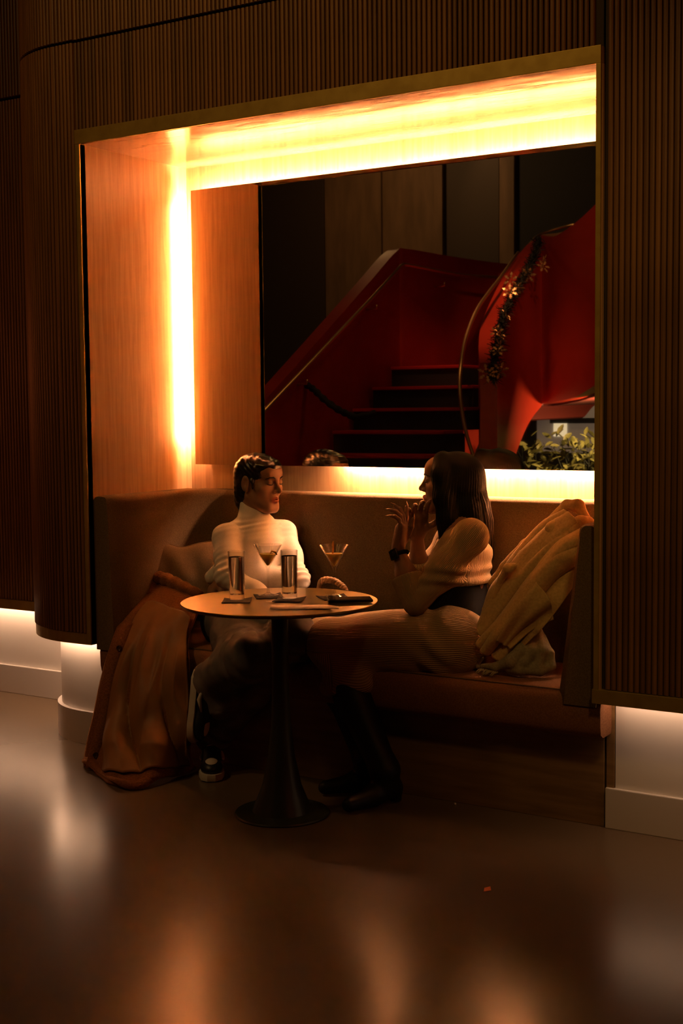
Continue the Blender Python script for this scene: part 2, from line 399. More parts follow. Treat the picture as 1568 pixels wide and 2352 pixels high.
def sdf_mesh(prims, vox, post=None):
    lo = np.full(3, 1e9); hi = -lo
    for p in prims:
        if p['op'] != 'u': continue
        if p['t'] == 'c':
            r = max(p['ra'], p['rb']); lo = np.minimum(lo, np.minimum(p['a'], p['b'])-r); hi = np.maximum(hi, np.maximum(p['a'], p['b'])+r)
        else: r = p['r'].max(); lo = np.minimum(lo, p['c']-r); hi = np.maximum(hi, p['c']+r)
    lo -= .03; hi += .03
    B = 8; bs = B*vox; nb = np.ceil((hi-lo)/bs).astype(int)
    I = np.stack(np.meshgrid(*[np.arange(n) for n in nb], indexing='ij'), -1).reshape(-1, 3)
    cen = lo+(I+.5)*bs; rad = bs*math.sqrt(3)/2
    Fc = field(prims, cen); act = np.abs(Fc) < rad*1.6+.02
    I = I[act]; cen = cen[act]; nB = len(I)
    o = np.stack(np.meshgrid(*[np.arange(B+1)]*3, indexing='ij'), -1)
    F = np.full((nB, B+1, B+1, B+1), 1.0)
    for p in prims:
        if p['op'] == 'u': idx = np.nonzero(pd(p, cen) < rad*1.3+p['k']+.04)[0]
        elif p['op'] == 's': idx = np.nonzero(pd(p, cen) < rad+p['k']+.01)[0]
        else: idx = np.nonzero(pd(p, cen) > -rad-p['k'])[0]
        if len(idx) == 0: continue
        X = lo+(I[idx][:, None, None, None, :]*B+o[None])*vox
        F[idx] = comb(F[idx], pd(p, X), p)
    n = nb*B+2
    base = I*B
    corners = [F[:, i:B+i, j:B+j, k:B+k] for i in (0, 1) for j in (0, 1) for k in (0, 1)]
    st = np.stack(corners, -1); sg = st < 0; has = sg.any(-1) & ~sg.all(-1)
    b_, ci, cj, ck = np.nonzero(has)
    val = st[b_, ci, cj, ck]                                   # (m,8)
    off = np.array([(i, j, k) for i in (0, 1) for j in (0, 1) for k in (0, 1)], float)
    acc = np.zeros((len(b_), 3)); cnt = np.zeros(len(b_))
    for a in range(8):
        for c in range(a+1, 8):
            if np.abs(off[a]-off[c]).sum() != 1: continue
            va, vc = val[:, a], val[:, c]; cr = (va < 0) != (vc < 0)
            t = np.where(cr, va/(va-vc+1e-20), 0)
            acc += np.where(cr[:, None], off[a]+t[:, None]*(off[c]-off[a]), 0); cnt += cr
    cell = base[b_]+np.stack([ci, cj, ck], -1)
    V = lo+(cell+acc/cnt[:, None])*vox
    cid = (cell[:, 0].astype(np.int64)*n[1]+cell[:, 1])*n[2]+cell[:, 2]
    order = np.argsort(cid); sid = cid[order]
    strides = np.array([n[1]*n[2], n[2], 1], np.int64)
    quads = []
    s0 = F[:, :B, :B, :B] < 0
    for ax in range(3):
        sl = [slice(0, B)]*3; sl[ax] = slice(1, B+1)
        s1 = F[(slice(None), *sl)] < 0
        b2, i2, j2, k2 = np.nonzero(s0 != s1)
        if len(b2) == 0: continue
        ce = base[b2]+np.stack([i2, j2, k2], -1); e = ce@strides
        u, w = [(1, 2), (2, 0), (0, 1)][ax]
        ids = np.stack([e, e-strides[u], e-strides[u]-strides[w], e-strides[w]], -1)
        pos = np.clip(np.searchsorted(sid, ids), 0, len(sid)-1); ok = (sid[pos] == ids).all(-1)
        q = order[pos][ok]; flip = ~s0[b2, i2, j2, k2][ok]
        q[flip] = q[flip][:, ::-1]
        quads.append(q)
    Q = np.concatenate(quads)
    used = np.zeros(len(V), bool); used[Q.ravel()] = True
    remap = np.cumsum(used)-1; V = V[used]; Q = remap[Q]
    for _ in range(1):                                          # light relax
        A = np.zeros_like(V); cN = np.zeros(len(V))
        for a, c in ((0, 1), (1, 2), (2, 3), (3, 0)):
            np.add.at(A, Q[:, a], V[Q[:, c]]); np.add.at(A, Q[:, c], V[Q[:, a]]); np.add.at(cN, Q[:, a], 1); np.add.at(cN, Q[:, c], 1)
        V = V*.6+A/cN[:, None]*.4
    if post is not None:
        e1 = V[Q[:, 2]]-V[Q[:, 0]]; e2 = V[Q[:, 3]]-V[Q[:, 1]]; fn = np.cross(e1, e2); N = np.zeros_like(V)
        for a in range(4): np.add.at(N, Q[:, a], fn)
        N /= np.linalg.norm(N, axis=1)[:, None]+1e-12
        V = post(V, N)
    return V, Q
def sdf_obj(name, prims, vox, m, parent=None, post=None, tint=None):
    V, Q = sdf_mesh(prims, vox, post)
    me = bpy.data.meshes.new(name); me.from_pydata(V.tolist(), [], Q.tolist())
    me.polygons.foreach_set('use_smooth', [True]*len(Q))
    if tint is not None:
        ca = me.color_attributes.new('tint', 'FLOAT_COLOR', 'POINT'); cl = np.ones((len(V), 4)); cl[:, :3] = tint(V)
        ca.data.foreach_set('color', cl.ravel())
    me.materials.append(m)
    o = bpy.data.objects.new(name, me); C.objects.link(o)
    if parent is not None: o.parent = parent
    return o
_w = rng.normal(size=(24, 3)); _ph = rng.uniform(0, 6.28, 24)
def snoise(X, scale, n=10, seed=0):                              # cheap smooth noise in [-1, 1]
    s = np.zeros(len(X))
    for i in range(n):
        j = (i*5+seed*7) % 24; s += np.sin(X@(_w[j]*scale)+_ph[(j+seed) % 24])
    return s/math.sqrt(n)*.7
def tint_mat(name, rough=.5, spec=.4, bump=0, scale=200, sss=0):
    m = mat(name, (.5,.3,.2), rough, spec=spec); nt = m.node_tree
    at = nt.nodes.new('ShaderNodeVertexColor'); at.layer_name = 'tint'
    nt.links.new(at.outputs['Color'], nt.nodes['Principled BSDF'].inputs['Base Color'])
    if bump:
        nz = nt.nodes.new('ShaderNodeTexNoise'); nz.inputs['Scale'].default_value = scale
        tc = nt.nodes.new('ShaderNodeTexCoord'); nt.links.new(tc.outputs['Object'], nz.inputs['Vector'])
        bp = nt.nodes.new('ShaderNodeBump'); bp.inputs['Strength'].default_value = bump; bp.inputs['Distance'].default_value = .001
        nt.links.new(nz.outputs['Fac'], bp.inputs['Height']); nt.links.new(bp.outputs[0], nt.nodes['Principled BSDF'].inputs['Normal'])
    return m
class Frame:                                                     # local x = subject's right, y = forward, z = up
    def __init__(s, o, fwd, up=(0,0,1)):
        s.o = np.asarray(o, float); f = nrm(fwd); x = nrm(np.cross(f, up)); u = np.cross(x, f); s.R = np.stack([x, f, u], 1)
    def __call__(s, x, y, z): return s.o+s.R@np.array([x, y, z], float)
    def loc(s, V): return (V-s.o)@s.R
def head_prims(H, jaw=1.0):
    R = H.R; E = lambda c, r, k=.015, op='u': ell(H(*c), r, R, k, op); K = lambda a, b, ra, rb=None, k=.012, op='u': cap(H(*a), H(*b), ra, rb, k, op)
    L = [E((0,-.018,.034), (.073,.092,.074)), E((0,.030,-.022), (.057,.060,.078), .03), E((0,.030,-.072), (.045*jaw,.046,.036), .03),
         K((-.014,.070,-.098), (.014,.070,-.098), .0165, k=.025), K((-.028,.073,.027), (.028,.073,.027), .014, k=.02), E((0,.052,.052), (.052,.040,.034), .03)]
    for s in (-1, 1):
        L += [E((s*.042,.057,-.022), (.022,.022,.019), .025), K((s*.052,-.002,-.055), (s*.025,.055,-.092), .016, .014, .03)]
    L += [E((s*.032,.095,.006), (.019,.015,.0125), .010, 's') for s in (-1, 1)]
    L += [E((s*.0315,.0735,.005), (.0155,.0150,.0125), .004) for s in (-1, 1)]
    L += [K((0,.084,.016), (0,.101,-.020), .0068, .0095, .012), E((0,.1045,-.0275), (.0105,.0105,.009), k=.008)]
    L += [E((s*.0125,.0935,-.031), (.0085,.010,.0075), k=.006) for s in (-1, 1)]
    L += [E((s*.0065,.101,-.0395), (.0042,.006,.004), k=.003, op='s') for s in (-1, 1)]
    L += [K((-.020,.0815,-.0615), (0,.0925,-.0565), .0048, .0062, .006), K((.020,.0815,-.0615), (0,.0925,-.0565), .0048, .0062, .006),
          K((-.017,.0815,-.0665), (0,.0905,-.0700), .0055, .0080, .006), K((.017,.0815,-.0665), (0,.0905,-.0700), .0055, .0080, .006)]
    L += [E((0,.0995,-.0632), (.024,.010,.0011), k=.003, op='s'), E((0,.098,-.083), (.02,.010,.006), k=.012, op='s')]
    for s in (-1, 1):
        L += [ell(H(s*.0735,-.008,-.004), (.0085,.019,.031), R, .006), ell(H(s*.081,-.003,-.002), (.006,.0105,.018), R, .005, 's'), ell(H(s*.073,.002,-.030), (.006,.007,.008), R, .005)]
    return L
LIP = None
def hand(wrist, d, n, side, curl=(.3,.35,.4,.45), spread=.06, tcurl=.4, tdir=None, s=1.0, lens=(.072,.080,.075,.058)):
    d = nrm(d); n = np.asarray(n, float); n = nrm(n-d*np.dot(n, d)); t = np.cross(d, n)*side
    w = np.asarray(wrist, float); L = []; tips = []
    offs = (.029, .0095, -.0105, -.029)
    for i in range(4):
        b = w+d*(.088-.004*abs(i-1.2))*s+t*offs[i]*s
        L.append(cap(w+t*offs[i]*.55*s+d*.01*s, b, .0155*s, .0115*s, .014))
        dd = nrm(d+t*spread*(1.5-i)); c = curl[i] if not np.isscalar(curl) else curl
        p = b; ang = 0
        for j, fr in enumerate((.44, .31, .25)):
            ang += c*(1.0 if j else .75)
            dv = dd*math.cos(ang)+n*math.sin(ang); q = p+dv*lens[i]*fr*s
            r0 = (.0098, .0088, .0080)[j]*s; r1 = (.0088, .0080, .0066)[j]*s
            if i == 3: r0 *= .86; r1 *= .86
            L.append(cap(p, q, r0, r1, .004)); p = q
        nd = n*math.cos(ang)-dd*math.sin(ang)
        tips.append((p, dv, -nd))
    L.append(cap(w+d*.03*s+n*.004, w+d*.07*s+n*.004, .02*s, .022*s, .02))
    td = nrm(d*.55+t*.75+n*.35) if tdir is None else nrm(tdir)
    p = w+d*.022*s+t*.020*s; q = p+td*.045*s; L.append(cap(p, q, .0155*s, .0118*s, .012))
    td2 = nrm(td+d*tcurl+n*.2); q2 = q+td2*.033*s; L.append(cap(q, q2, .0108*s, .0095*s, .004))
    td3 = nrm(td2+d*tcurl*.6+n*.2); q3 = q2+td3*.026*s; L.append(cap(q2, q3, .0095*s, .007*s, .004))
    tips.append((q3, td3, -n))
    return L, tips
# ================================================================== people: shared materials
M_SKIN = tint_mat('brown skin', .55, .35); M_SKIN.node_tree.nodes['Principled BSDF'].inputs['Subsurface Weight'].default_value = .0
M_HAIR = mat('glossy black hair', (.012,.009,.007), .28, spec=.6)
M_LASH = mat('dark lash', (.01,.007,.006), .6)
M_NAIL = mat('nude nail polish', (.45,.22,.13), .2)
M_KNITW = noise_mix(mat('cream fine knit', (.70,.62,.52), .9, spec=.2), (.66,.58,.48), (.74,.67,.57), (1,1,1), 400, 2, bump=.2, bdist=.0006)
M_DENIM = noise_mix(mat('washed black denim', (.06,.06,.065), .9, spec=.15), (.10,.088,.085), (.22,.19,.175), (1,1,1), 14, 6, lo=.3, hi=.75, bump=.25, bdist=.002)
M_SHOEW = mat('white leather', (.62,.56,.48), .5); M_SHOEB = mat('black leather', (.012,.011,.010), .45)
M_GOLD = mat('polished gold', (.9,.6,.25), .2, 1.0)
def skin_tint(base, lip, H):
    base = np.array(base); lip = np.array(lip)
    def f(V):
        q = H.loc(V); c = np.tile(base, (len(V), 1))
        m = np.clip(1.25-np.sqrt((q[:, 0]/.021)**2+((q[:, 2]+.0635)/.0125)**2), 0, .25)*4*(q[:, 1] > .07)*(np.abs(q[:, 1]-.09) < .03)
        c = c*(1-m[:, None])+lip*m[:, None]
        e = np.exp(-(((np.abs(q[:, 0])-.032)/.017)**2+((q[:, 2]-.010)/.008)**2))*(q[:, 1] > .05)     # darker tint around the eyes
        return c*(1-.45*e[:, None])
    return f
def face_lines(H, parent, lid=0.0):
    for s in (-1, 1):
        obj('eyebrow', G().tube([H(s*.014,.0935,.0225), H(s*.026,.0925,.0275), H(s*.040,.0845,.0265), H(s*.050,.0705,.0195)], [.0022,.0034,.0028,.0012], 6), M_LASH, parent, smooth='all')
        obj('eyelash', G().tube([H(s*.0175,.0838,.0010), H(s*.026,.0893,-.0018+lid), H(s*.0345,.0893,-.0026+lid), H(s*.042,.0855,-.0020+lid), H(s*.049,.079,.0012)], [.0009,.0018,.0021,.0020,.0010], 6), M_LASH, parent, smooth='all')
def sneaker(fr, parent, s=1.0):
    # fr: origin heel bottom, y toe, z up, x outer side
    K = lambda a, b, ra, rb=None, k=.02: cap(fr(*a), fr(*b), ra, rb, k)
    E = lambda c, r, k=.02, op='u': ell(fr(*c), r, fr.R, k, op)
    up = [E((0,.035,.055), (.033,.042,.050)), E((0,.11,.045), (.036,.075,.040)), E((0,.195,.036), (.041,.060,.030)), K((0,.035,.06), (0,.03,.105), .034, .032), K((0,.07,.07), (0,.15,.058), .022, .018)]
    up.append(half(fr(0,0,.018), -fr.R[:, 2], .003))
    o = sdf_obj('sneaker', up, .004, M_SHOEB, parent); o['label'] = 'black and white leather sneaker'
    pts = [(-.036,.02),(-.038,.08),(-.040,.15),(-.046,.195),(-.038,.24),(-.015,.262),(.015,.262),(.038,.24),(.046,.195),(.040,.15),(.038,.08),(.036,.02),(.015,-.006),(-.015,-.006)]
    g = G(); n = len(pts)
    g.add([fr(x, y, 0) for x, y in pts]+[fr(x*1.03, y*1.01, .012) for x, y in pts]+[fr(x, y, .024) for x, y in pts],
          [(i, (i+1)%n, n+(i+1)%n, n+i) for i in range(n)]+[(n+i, n+(i+1)%n, 2*n+(i+1)%n, 2*n+i) for i in range(n)]+[tuple(range(n))[::-1], tuple(range(2*n, 3*n))])
    obj('sole', g, M_SHOEW, o, smooth=True)
    cp = [E((0,.198,.0385), (.033,.050,.0308), .006), half(fr(0,0,.038), -fr.R[:, 2], .004)]
    obj_ = sdf_obj('toe_cap', cp, .0035, M_SHOEW, o)
    for sd in (-1, 1):
        sw = [(sd*.0345,.055,.066), (sd*.0385,.075,.047), (sd*.0395,.10,.040), (sd*.0405,.145,.052)]
        obj('side_stripe', G().tube([fr(*q) for q in sw], [.002,.008,.009,.003], 6), M_SHOEW, o, smooth='all')
        obj('heel_panel', G().tube([fr(sd*.030,.012,.05), fr(sd*.033,.030,.085), fr(sd*.031,.045,.110)], [.007,.010,.006], 6), M_SHOEW, o, smooth='all')
    for i in range(4):
        y = .085+.022*i; z = .094-.012*i
        obj('lace', G().tube([fr(-.020,y,z-.008), fr(0,y+.004,z), fr(.020,y,z-.008)], .0032, 6), M_SHOEW, o, smooth='all')
    return o

# ================================================================== woman in the turtleneck
w1 = empty('person', (.55, .3, .45))
thing(w1, 'seated woman in cream turtleneck and dark jeans, short black hair, looking right', 'person')
H1 = Frame(P(594, 1107, .355), (1, -.05, -.07))
Sc = P(586, 1213, .335); ft = nrm((.9, -.43, 0)); rt = np.array([ft[1], -ft[0], 0])      # torso forward, her right
zu = np.array([0, 0, 1.0]); T1 = np.stack([rt, ft, zu], 1)
Hc = np.array([Sc[0]-.035, Sc[1]+.01, .535])
def t1(r, f, z): return Sc+rt*r+ft*f+zu*z
RS, LS = t1(.128, 0, -.030), t1(-.128, 0, -.030)
RE, LE = P(520, 1322, .125), P(684, 1332, .335)
RW, LW = P(648, 1402, .10), P(512, 1322, .205)
RHd = P(712, 1430, .07)-RW; LHd = P(489, 1356, .19)-LW
KR, KL = P(572, 1512, -.10), P(672, 1462, .02)
hipR, hipL = Hc+rt*.085, Hc-rt*.085
AR = P(490, 1560, -.03); AL = np.array([.535, .085, .115])
# --- body (one continuous skin mesh)
hr, tipsR = hand(RW, RHd, (0,.2,-1), -1, curl=(.25,.3,.35,.4)); hl, tipsL = hand(LW, LHd, (.3,.5,-.6), 1, curl=(.35,.4,.4,.45))
body = head_prims(H1)
body += [cap(H1(0,-.028,-.06), t1(0,-.012,.0), .044, .046, .025), cap(t1(0,-.01,-.04), Hc, .075, .09, .05), cap(RS, LS, .034, .034, .03)]
body += chain([RS, RE, RW], [.038, .033, .022])+chain([LS, LE, LW], [.038, .033, .022])
body += chain([hipR, KR, AR], [.07, .05, .035])+chain([hipL, KL, AL], [.07, .05, .035])+hr+hl
sdf_obj('body', body, .0032, M_SKIN, w1, tint=skin_tint((.28,.145,.078), (.30,.085,.05), H1))
face_lines(H1, w1)
# --- hair
R = H1.R; E = lambda c, r, k=.012, op='u': ell(H1(*c), r, R, k, op)
hair = [E((0,-.016,.037), (.0775,.0955,.0765)), E((0,.024,.066), (.062,.070,.036), .02), E((0,-.052,-.035), (.060,.052,.070), .03), E((0,-.075,-.085), (.036,.022,.040), .03),
        cap(H1(.071,.022,.01), H1(.071,.028,-.022), .007, .003, .012), cap(H1(-.071,.022,.01), H1(-.071,.028,-.022), .007, .003, .012),
        E((0,.118,-.022), (.090,.060,.078), .008, 's'), E((0,.075,-.06), (.09,.085,.065), .010, 's')]
hair += [cap(H1(-.03,.060,.078), H1(.012,.086,.052), .010, .004, .012), cap(H1(.045,.048,.070), H1(.034,.076,.046), .010, .004, .012), cap(H1(.060,.030,.060), H1(.058,.052,.026), .009, .003, .012)]
for s in (-1, 1): hair.append(E((s*.080,-.008,-.006), (.012,.022,.034), .006, 's'))
def hair_wave(V, N):
    q = H1.loc(V); a = .0010*np.sin(q[:, 1]*150+3.2*np.sin(q[:, 0]*38+q[:, 2]*30)) + .0007*np.sin(q[:, 2]*330+q[:, 1]*120+4*np.sin(q[:, 1]*40))
    return V+N*a[:, None]
sdf_obj('hair', hair, .003, M_HAIR, w1, post=hair_wave)
for s in (1, -1): obj('earring', G().lathe([(0,-.003),(.003,0),(0,.003)], H1(s*.080,.004,-.036), 10), M_GOLD, w1, smooth='all')
# --- turtleneck
def tt(c, r, k=.03, op='u'): return ell(t1(*c), r, T1, k, op)
nk = H1(0,-.026,-.075)
cut = P(588, 1161, .345)
top = [cap(nk, t1(0,-.012,.010), .0515, .058, .006), half(cut, zu+ft*.50-rt*.05, .006), cap(t1(0,-.010,.012), t1(0,-.006,-.004), .0600, .064, .008), cap(t1(0,-.008,.0), t1(0,0,-.05), .062, .10, .05),
       tt((0,-.01,-.12), (.126,.092,.135), .05), tt((.055,.055,-.145), (.055,.052,.058), .05), tt((-.055,.055,-.145), (.055,.052,.058), .05),
       cap(t1(-.04,0,-.26), t1(.04,0,-.26), .092, .092, .06), cap(Hc+zu*.05-rt*.05, Hc+zu*.05+rt*.05, .105, .105, .05)]
top += chain([t1(.05,-.005,-.012), RS, RS+(RE-RS)*.5, RE], [.050, .049, .044, .040], .03)+chain([t1(-.05,-.005,-.012), LS, LS+(LE-LS)*.5, LE], [.050, .048, .043, .040], .03)
top += chain([RE, RE+(RW-RE)*.5, RW-(RW-RE)*.04], [.044, .040, .033], .03)+chain([LE, LE+(LW-LE)*.5, LW], [.043, .039, .032], .03)
top += [cap(P(503,1302,.20), P(487,1326,.195), .020, .028, .02)]
def folds(V, N):
    a = np.zeros(len(V))
    for E_, S_, ph in ((RE, RS, 0), (LE, LS, 1.7)):
        ax = nrm(S_-E_); t = (V-E_)@ax; d = np.linalg.norm((V-E_)-t[:, None]*ax, axis=1)
        w = np.exp(-((t-.02)/.05)**2)*(d < .07)+.25*np.exp(-((t-.20)/.045)**2)*(d < .062)
        a += w*.0032*np.sin(t*260+ph+ (V@rt)*70 + 2.2*snoise(V, 22, 6, 2))
    z = V[:, 2]-Sc[2]
    a += np.exp(-((z-.02)/.022)**2)*.0026*np.sin(z*330+18*(V@rt)*1.2+2*snoise(V, 25, 5, 1))*(np.linalg.norm((V-Sc)[:, :2], axis=1) < .10)
    a += np.exp(-((z+.28)/.07)**2)*.003*np.sin(z*170+ (V@rt)*20+1.5*snoise(V, 16, 6, 3))
    a += .0012*snoise(V, 30, 8, 4)
    return V+N*a[:, None]
sdf_obj('turtleneck', top, .0042, M_KNITW, w1, post=folds)['label'] = 'cream ribbed-collar turtleneck'
# --- jeans
jn = [cap(hipR-zu*.0, hipL-zu*.0, .115, .115, .05), cap(Hc+zu*.055-rt*.03, Hc+zu*.055+rt*.03, .108, .108, .04)]
jn += chain([hipR, hipR+(KR-hipR)*.5, KR], [.105, .098, .080], .05)+chain([KR, KR+(AR-KR)*.55, AR+(AR-KR)*.12], [.078, .072, .066], .05)
jn += chain([hipL, hipL+(KL-hipL)*.5, KL], [.105, .095, .078], .05)+chain([KL, KL+(AL-KL)*.5, AL], [.076, .070, .068], .05)
jn += [cap(AR+np.array([0,0,.0]), AR+np.array([.03,.0,-.10]), .060, .050, .04)]
def denim(V, N):
    a = np.zeros(len(V))
    for A, B, ph in ((hipR, KR, 0), (KR, AR, 1), (hipL, KL, 2), (KL, AL, 3)):
        ax = nrm(B-A); L_ = np.linalg.norm(B-A); t = (V-A)@ax; d = np.linalg.norm((V-A)-t[:, None]*ax, axis=1)
        w = (d < .13)*(np.exp(-(t/.09)**2)+.6*np.exp(-((t-L_)/.10)**2))
        a += w*.0055*np.sin(t*95+ph+2.4*snoise(V, 17, 7, 5))
    a += .003*snoise(V, 26, 8, 6)
    return V+N*a[:, None]
sdf_obj('jeans', jn, .005, M_DENIM, w1, post=denim)['label'] = 'loose washed dark grey jeans'
# --- shoes: one on the floor, one hanging with the toe down
f2 = Frame(np.array([.520,.095,.004]), (.60, -.80, 0)); sneaker(f2, w1)
up_ = nrm(np.array([RIGHT[0]*.9-FWD[0]*.25, RIGHT[1]*.9-FWD[1]*.25, .25])); fr1 = Frame(P(449, 1540, -.055), nrm((-.02, -.12, -1)), up_); sneaker(fr1, w1)
adopt(w1)
# ================================================================== woman in the ribbed two-piece
def rib_knit(name, c1, c2, scale, coord='UV'):
    m = mat(name, c1, .9, spec=.15); nt = m.node_tree; N = nt.nodes; L = nt.links; b = N['Principled BSDF']
    at = N.new('ShaderNodeAttribute'); at.attribute_name = 'ribv'
    mu = N.new('ShaderNodeMath'); mu.operation = 'MULTIPLY'; mu.inputs[1].default_value = scale; L.new(at.outputs['Fac'], mu.inputs[0])
    si = N.new('ShaderNodeMath'); si.operation = 'SINE'; L.new(mu.outputs[0], si.inputs[0])
    mr = N.new('ShaderNodeMapRange'); mr.inputs['From Min'].default_value = -1; L.new(si.outputs[0], mr.inputs['Value'])
    rp = N.new('ShaderNodeMix'); rp.data_type = 'RGBA'; rp.inputs[6].default_value = (*c1, 1); rp.inputs[7].default_value = (*c2, 1)
    L.new(mr.outputs[0], rp.inputs[0]); L.new(rp.outputs[2], b.inputs['Base Color'])
    bp = N.new('ShaderNodeBump'); bp.inputs['Strength'].default_value = .8; bp.inputs['Distance'].default_value = .0025
    L.new(mr.outputs[0], bp.inputs['Height']); L.new(bp.outputs[0], b.inputs['Normal'])
    return m
M_RKNIT = rib_knit('tan ribbed knit', (.30,.20,.10), (.50,.345,.185), 2*math.pi/.0046)
M_BLACK = mat('black leather boots', (.012,.011,.010), .5, spec=.25)
M_BAND = mat('black jersey', (.012,.011,.011), .9, spec=.1)
w2 = empty('person', (1.5, .3, .45))
thing(w2, 'seated woman in tan ribbed knit two-piece, long dark hair, facing left with raised hand', 'person')
fd = nrm(-RIGHT*math.cos(.16)+FWD*math.sin(.16)); fd[2] = 0
H2 = Frame(P(1034, 1107, .41), nrm(fd+np.array([0,0,.03])))
f2d = nrm((-.93, -.20, 0)); r2 = np.array([f2d[1], -f2d[0], 0])            # torso forward; her right is away from the lens
S2 = P(1064, 1222, .37)
def t2(r, f, z): return S2+r2*r+f2d*f+zu*z
T2 = np.stack([r2, f2d, zu], 1)
NS, FS = P(1080, 1232, .245), P(1035, 1240, .46)          # near (left) and far (right) shoulder
NE, FE = P(953, 1385, .12), P(962, 1345, .42)
NW, FW_ = P(914, 1262, .145), P(958, 1232, .33)
Hc2 = P(1046, 1425, .31); Hc2[2] = .565
hipN, hipF = P(1030, 1480, .19), P(1030, 1472, .36)
KN, KF = P(757, 1478, .06), P(742, 1470, .20)
AN, AF = np.array([1.36, -.03, .12]), np.array([1.24, .06, .12])
hn, tipsN = hand(NW, P(932, 1178, .165)-NW, (-.9,-.3,.0), -1, curl=(.10,.42,.55,.62), spread=.16, tcurl=.2, tdir=P(968,1178,.15)-P(930,1225,.15))
hf, tipsF = hand(FW_, P(958, 1160, .30)-FW_, (.5,-.6,.3), 1, curl=(.30,.40,.45,.5), spread=.12)
body2 = head_prims(H2, .95)
body2 += [cap(H2(0,-.028,-.06), t2(0,0,.0), .045, .047, .03), cap(t2(0,0,-.03), Hc2, .08, .10, .05), cap(NS, FS, .036, .036, .04)]
body2 += chain([NS, NE, NE+(NW-NE)*.55, NW], [.038, .033, .034, .022])+chain([FS, FE, FE+(FW_-FE)*.5, FW_], [.038, .033, .033, .022])
body2 += chain([hipN, KN, AN], [.075, .052, .036])+chain([hipF, KF, AF], [.075, .052, .036])+hn+hf
sdf_obj('body', body2, .0032, M_SKIN, w2, tint=skin_tint((.20,.095,.05), (.26,.07,.045), H2))
face_lines(H2, w2)
for tip, dv, up in tipsN+tipsF[:3]:
    obj('nail', G().tube([tip-dv*.008+up*.004, tip+dv*.006+up*.003, tip+dv*.020], [.0045,.0048,.0012], 8, squash=.5), M_NAIL, w2, smooth='all')
# --- long straight hair
M_HAIR2 = mat('soft black hair', (.007,.005,.004), .62, spec=.12)
R = H2.R
def E2(c, r, k=.02, op='u'): return ell(H2(*c), r, R, k, op)
hr2 = [E2((0,-.022,.038), (.081,.098,.074)), E2((0,-.012,-.005), (.091,.045,.055), .03), E2((.0,-.062,-.04), (.078,.068,.10), .04), E2((0,-.074,-.13), (.074,.062,.105), .04), E2((0,-.085,-.18), (.070,.050,.085), .04)]
for s in (-1, 1):
    hr2 += chain([H2(s*.045,.035,.088), H2(s*.073,.032,.03), H2(s*.078,.020,-.05), H2(s*.080,.000,-.13), H2(s*.078,.010,-.205)], [.022,.026,.030,.034,.020], .03)
hr2 += chain([H2(.055,-.06,-.10), H2(.066,-.070,-.19), H2(.070,-.085,-.24)], [.040,.036,.012], .03)+chain([H2(-.055,-.07,-.10), H2(-.062,-.095,-.20), H2(-.062,-.110,-.25)], [.044,.038,.012], .03)
hr2 += [E2((0,.112,-.03), (.060,.075,.125), .010, 's')]
def strands(V, N):
    q = H2.loc(V); th = np.arctan2(q[:, 0], q[:, 1]+.03); w = np.clip((.08-q[:, 2])/.12, 0, 1)
    return V+N*((.0013*np.sin(th*60+2*np.sin(q[:, 2]*22))+.0010*np.sin(th*121+1.5*np.sin(q[:, 2]*31)))*w)[:, None]
sdf_obj('hair', hr2, .0035, M_HAIR2, w2, post=strands)['label'] = 'straight shoulder-length black hair'
M_STRAND = mat('rim-lit hair strand', (.055,.028,.013), .35, spec=.5)  # browner than the black hair: rim light put into the strand colour
g = G()
for i in range(60):
    u = i/59; a = -.062+.10*u+rng.normal()*.006
    x0 = -.050*math.cos(u*3)+rng.normal()*.008; y0 = -.118+.010*math.sin(u*7)
    pts = [H2(x0*.8, y0+.012, -.005), H2(x0, y0-.012-.004*rng.random(), -.07), H2(x0*1.1, y0-.020-.012*rng.random(), -.14), H2(x0*1.15+rng.normal()*.006, y0-.024-.020*rng.random(), -.235-.06*rng.random())]
    g.tube(pts, [.0016,.0020,.0018,.0005], 5)
o = obj('loose_strands', g, M_STRAND, w2, smooth='all', fix=False); o['kind'] = 'stuff'
# --- ribbed crop sweater
def rib_attr(o, fn):
    me = o.data; V = np.zeros(len(me.vertices)*3); me.vertices.foreach_get('co', V); V = V.reshape(-1, 3)
    a = me.attributes.new('ribv', 'FLOAT', 'POINT'); a.data.foreach_set('value', fn(V).astype(np.float32))
wz = P(1075, 1345, .25)[2]
sw = [cap(t2(0,0,-.015), t2(0,0,-.06), .062, .10, .04), ell(t2(0,.012,-.12), (.125,.096,.125), T2, .05), ell(t2(-.055,.072,-.15), (.056,.054,.058), T2, .05), ell(t2(.055,.072,-.15), (.056,.054,.058), T2, .05),
      cap(t2(-.035,.01,-.22), t2(.035,.01,-.22), .090, .090, .06), cap(np.array([Hc2[0], Hc2[1]-.04, wz]), np.array([Hc2[0], Hc2[1]+.04, wz]), .090, .090, .05), half((0,0,wz-.004), (0,0,-1), .006)]
sw += chain([t2(-.05,0,-.03), NS, NS+(NE-NS)*.45, NE], [.052, .056, .052, .044], .035)+chain([t2(.05,0,-.03), FS, FS+(FE-FS)*.5, FE], [.052, .052, .046, .042], .035)
def around(V, A, B, ref, r):
    ax = nrm(B-A); e1 = nrm(np.asarray(ref, float)-ax*np.dot(ref, ax)); e2 = np.cross(ax, e1); q = V-A
    return np.arctan2(q@e2, q@e1)*r
def seg_dist(V, A, B):
    ba = B-A; h = np.clip(((V-A)@ba)/(ba@ba), 0, 1); return np.linalg.norm(V-A-h[:, None]*ba, axis=1)
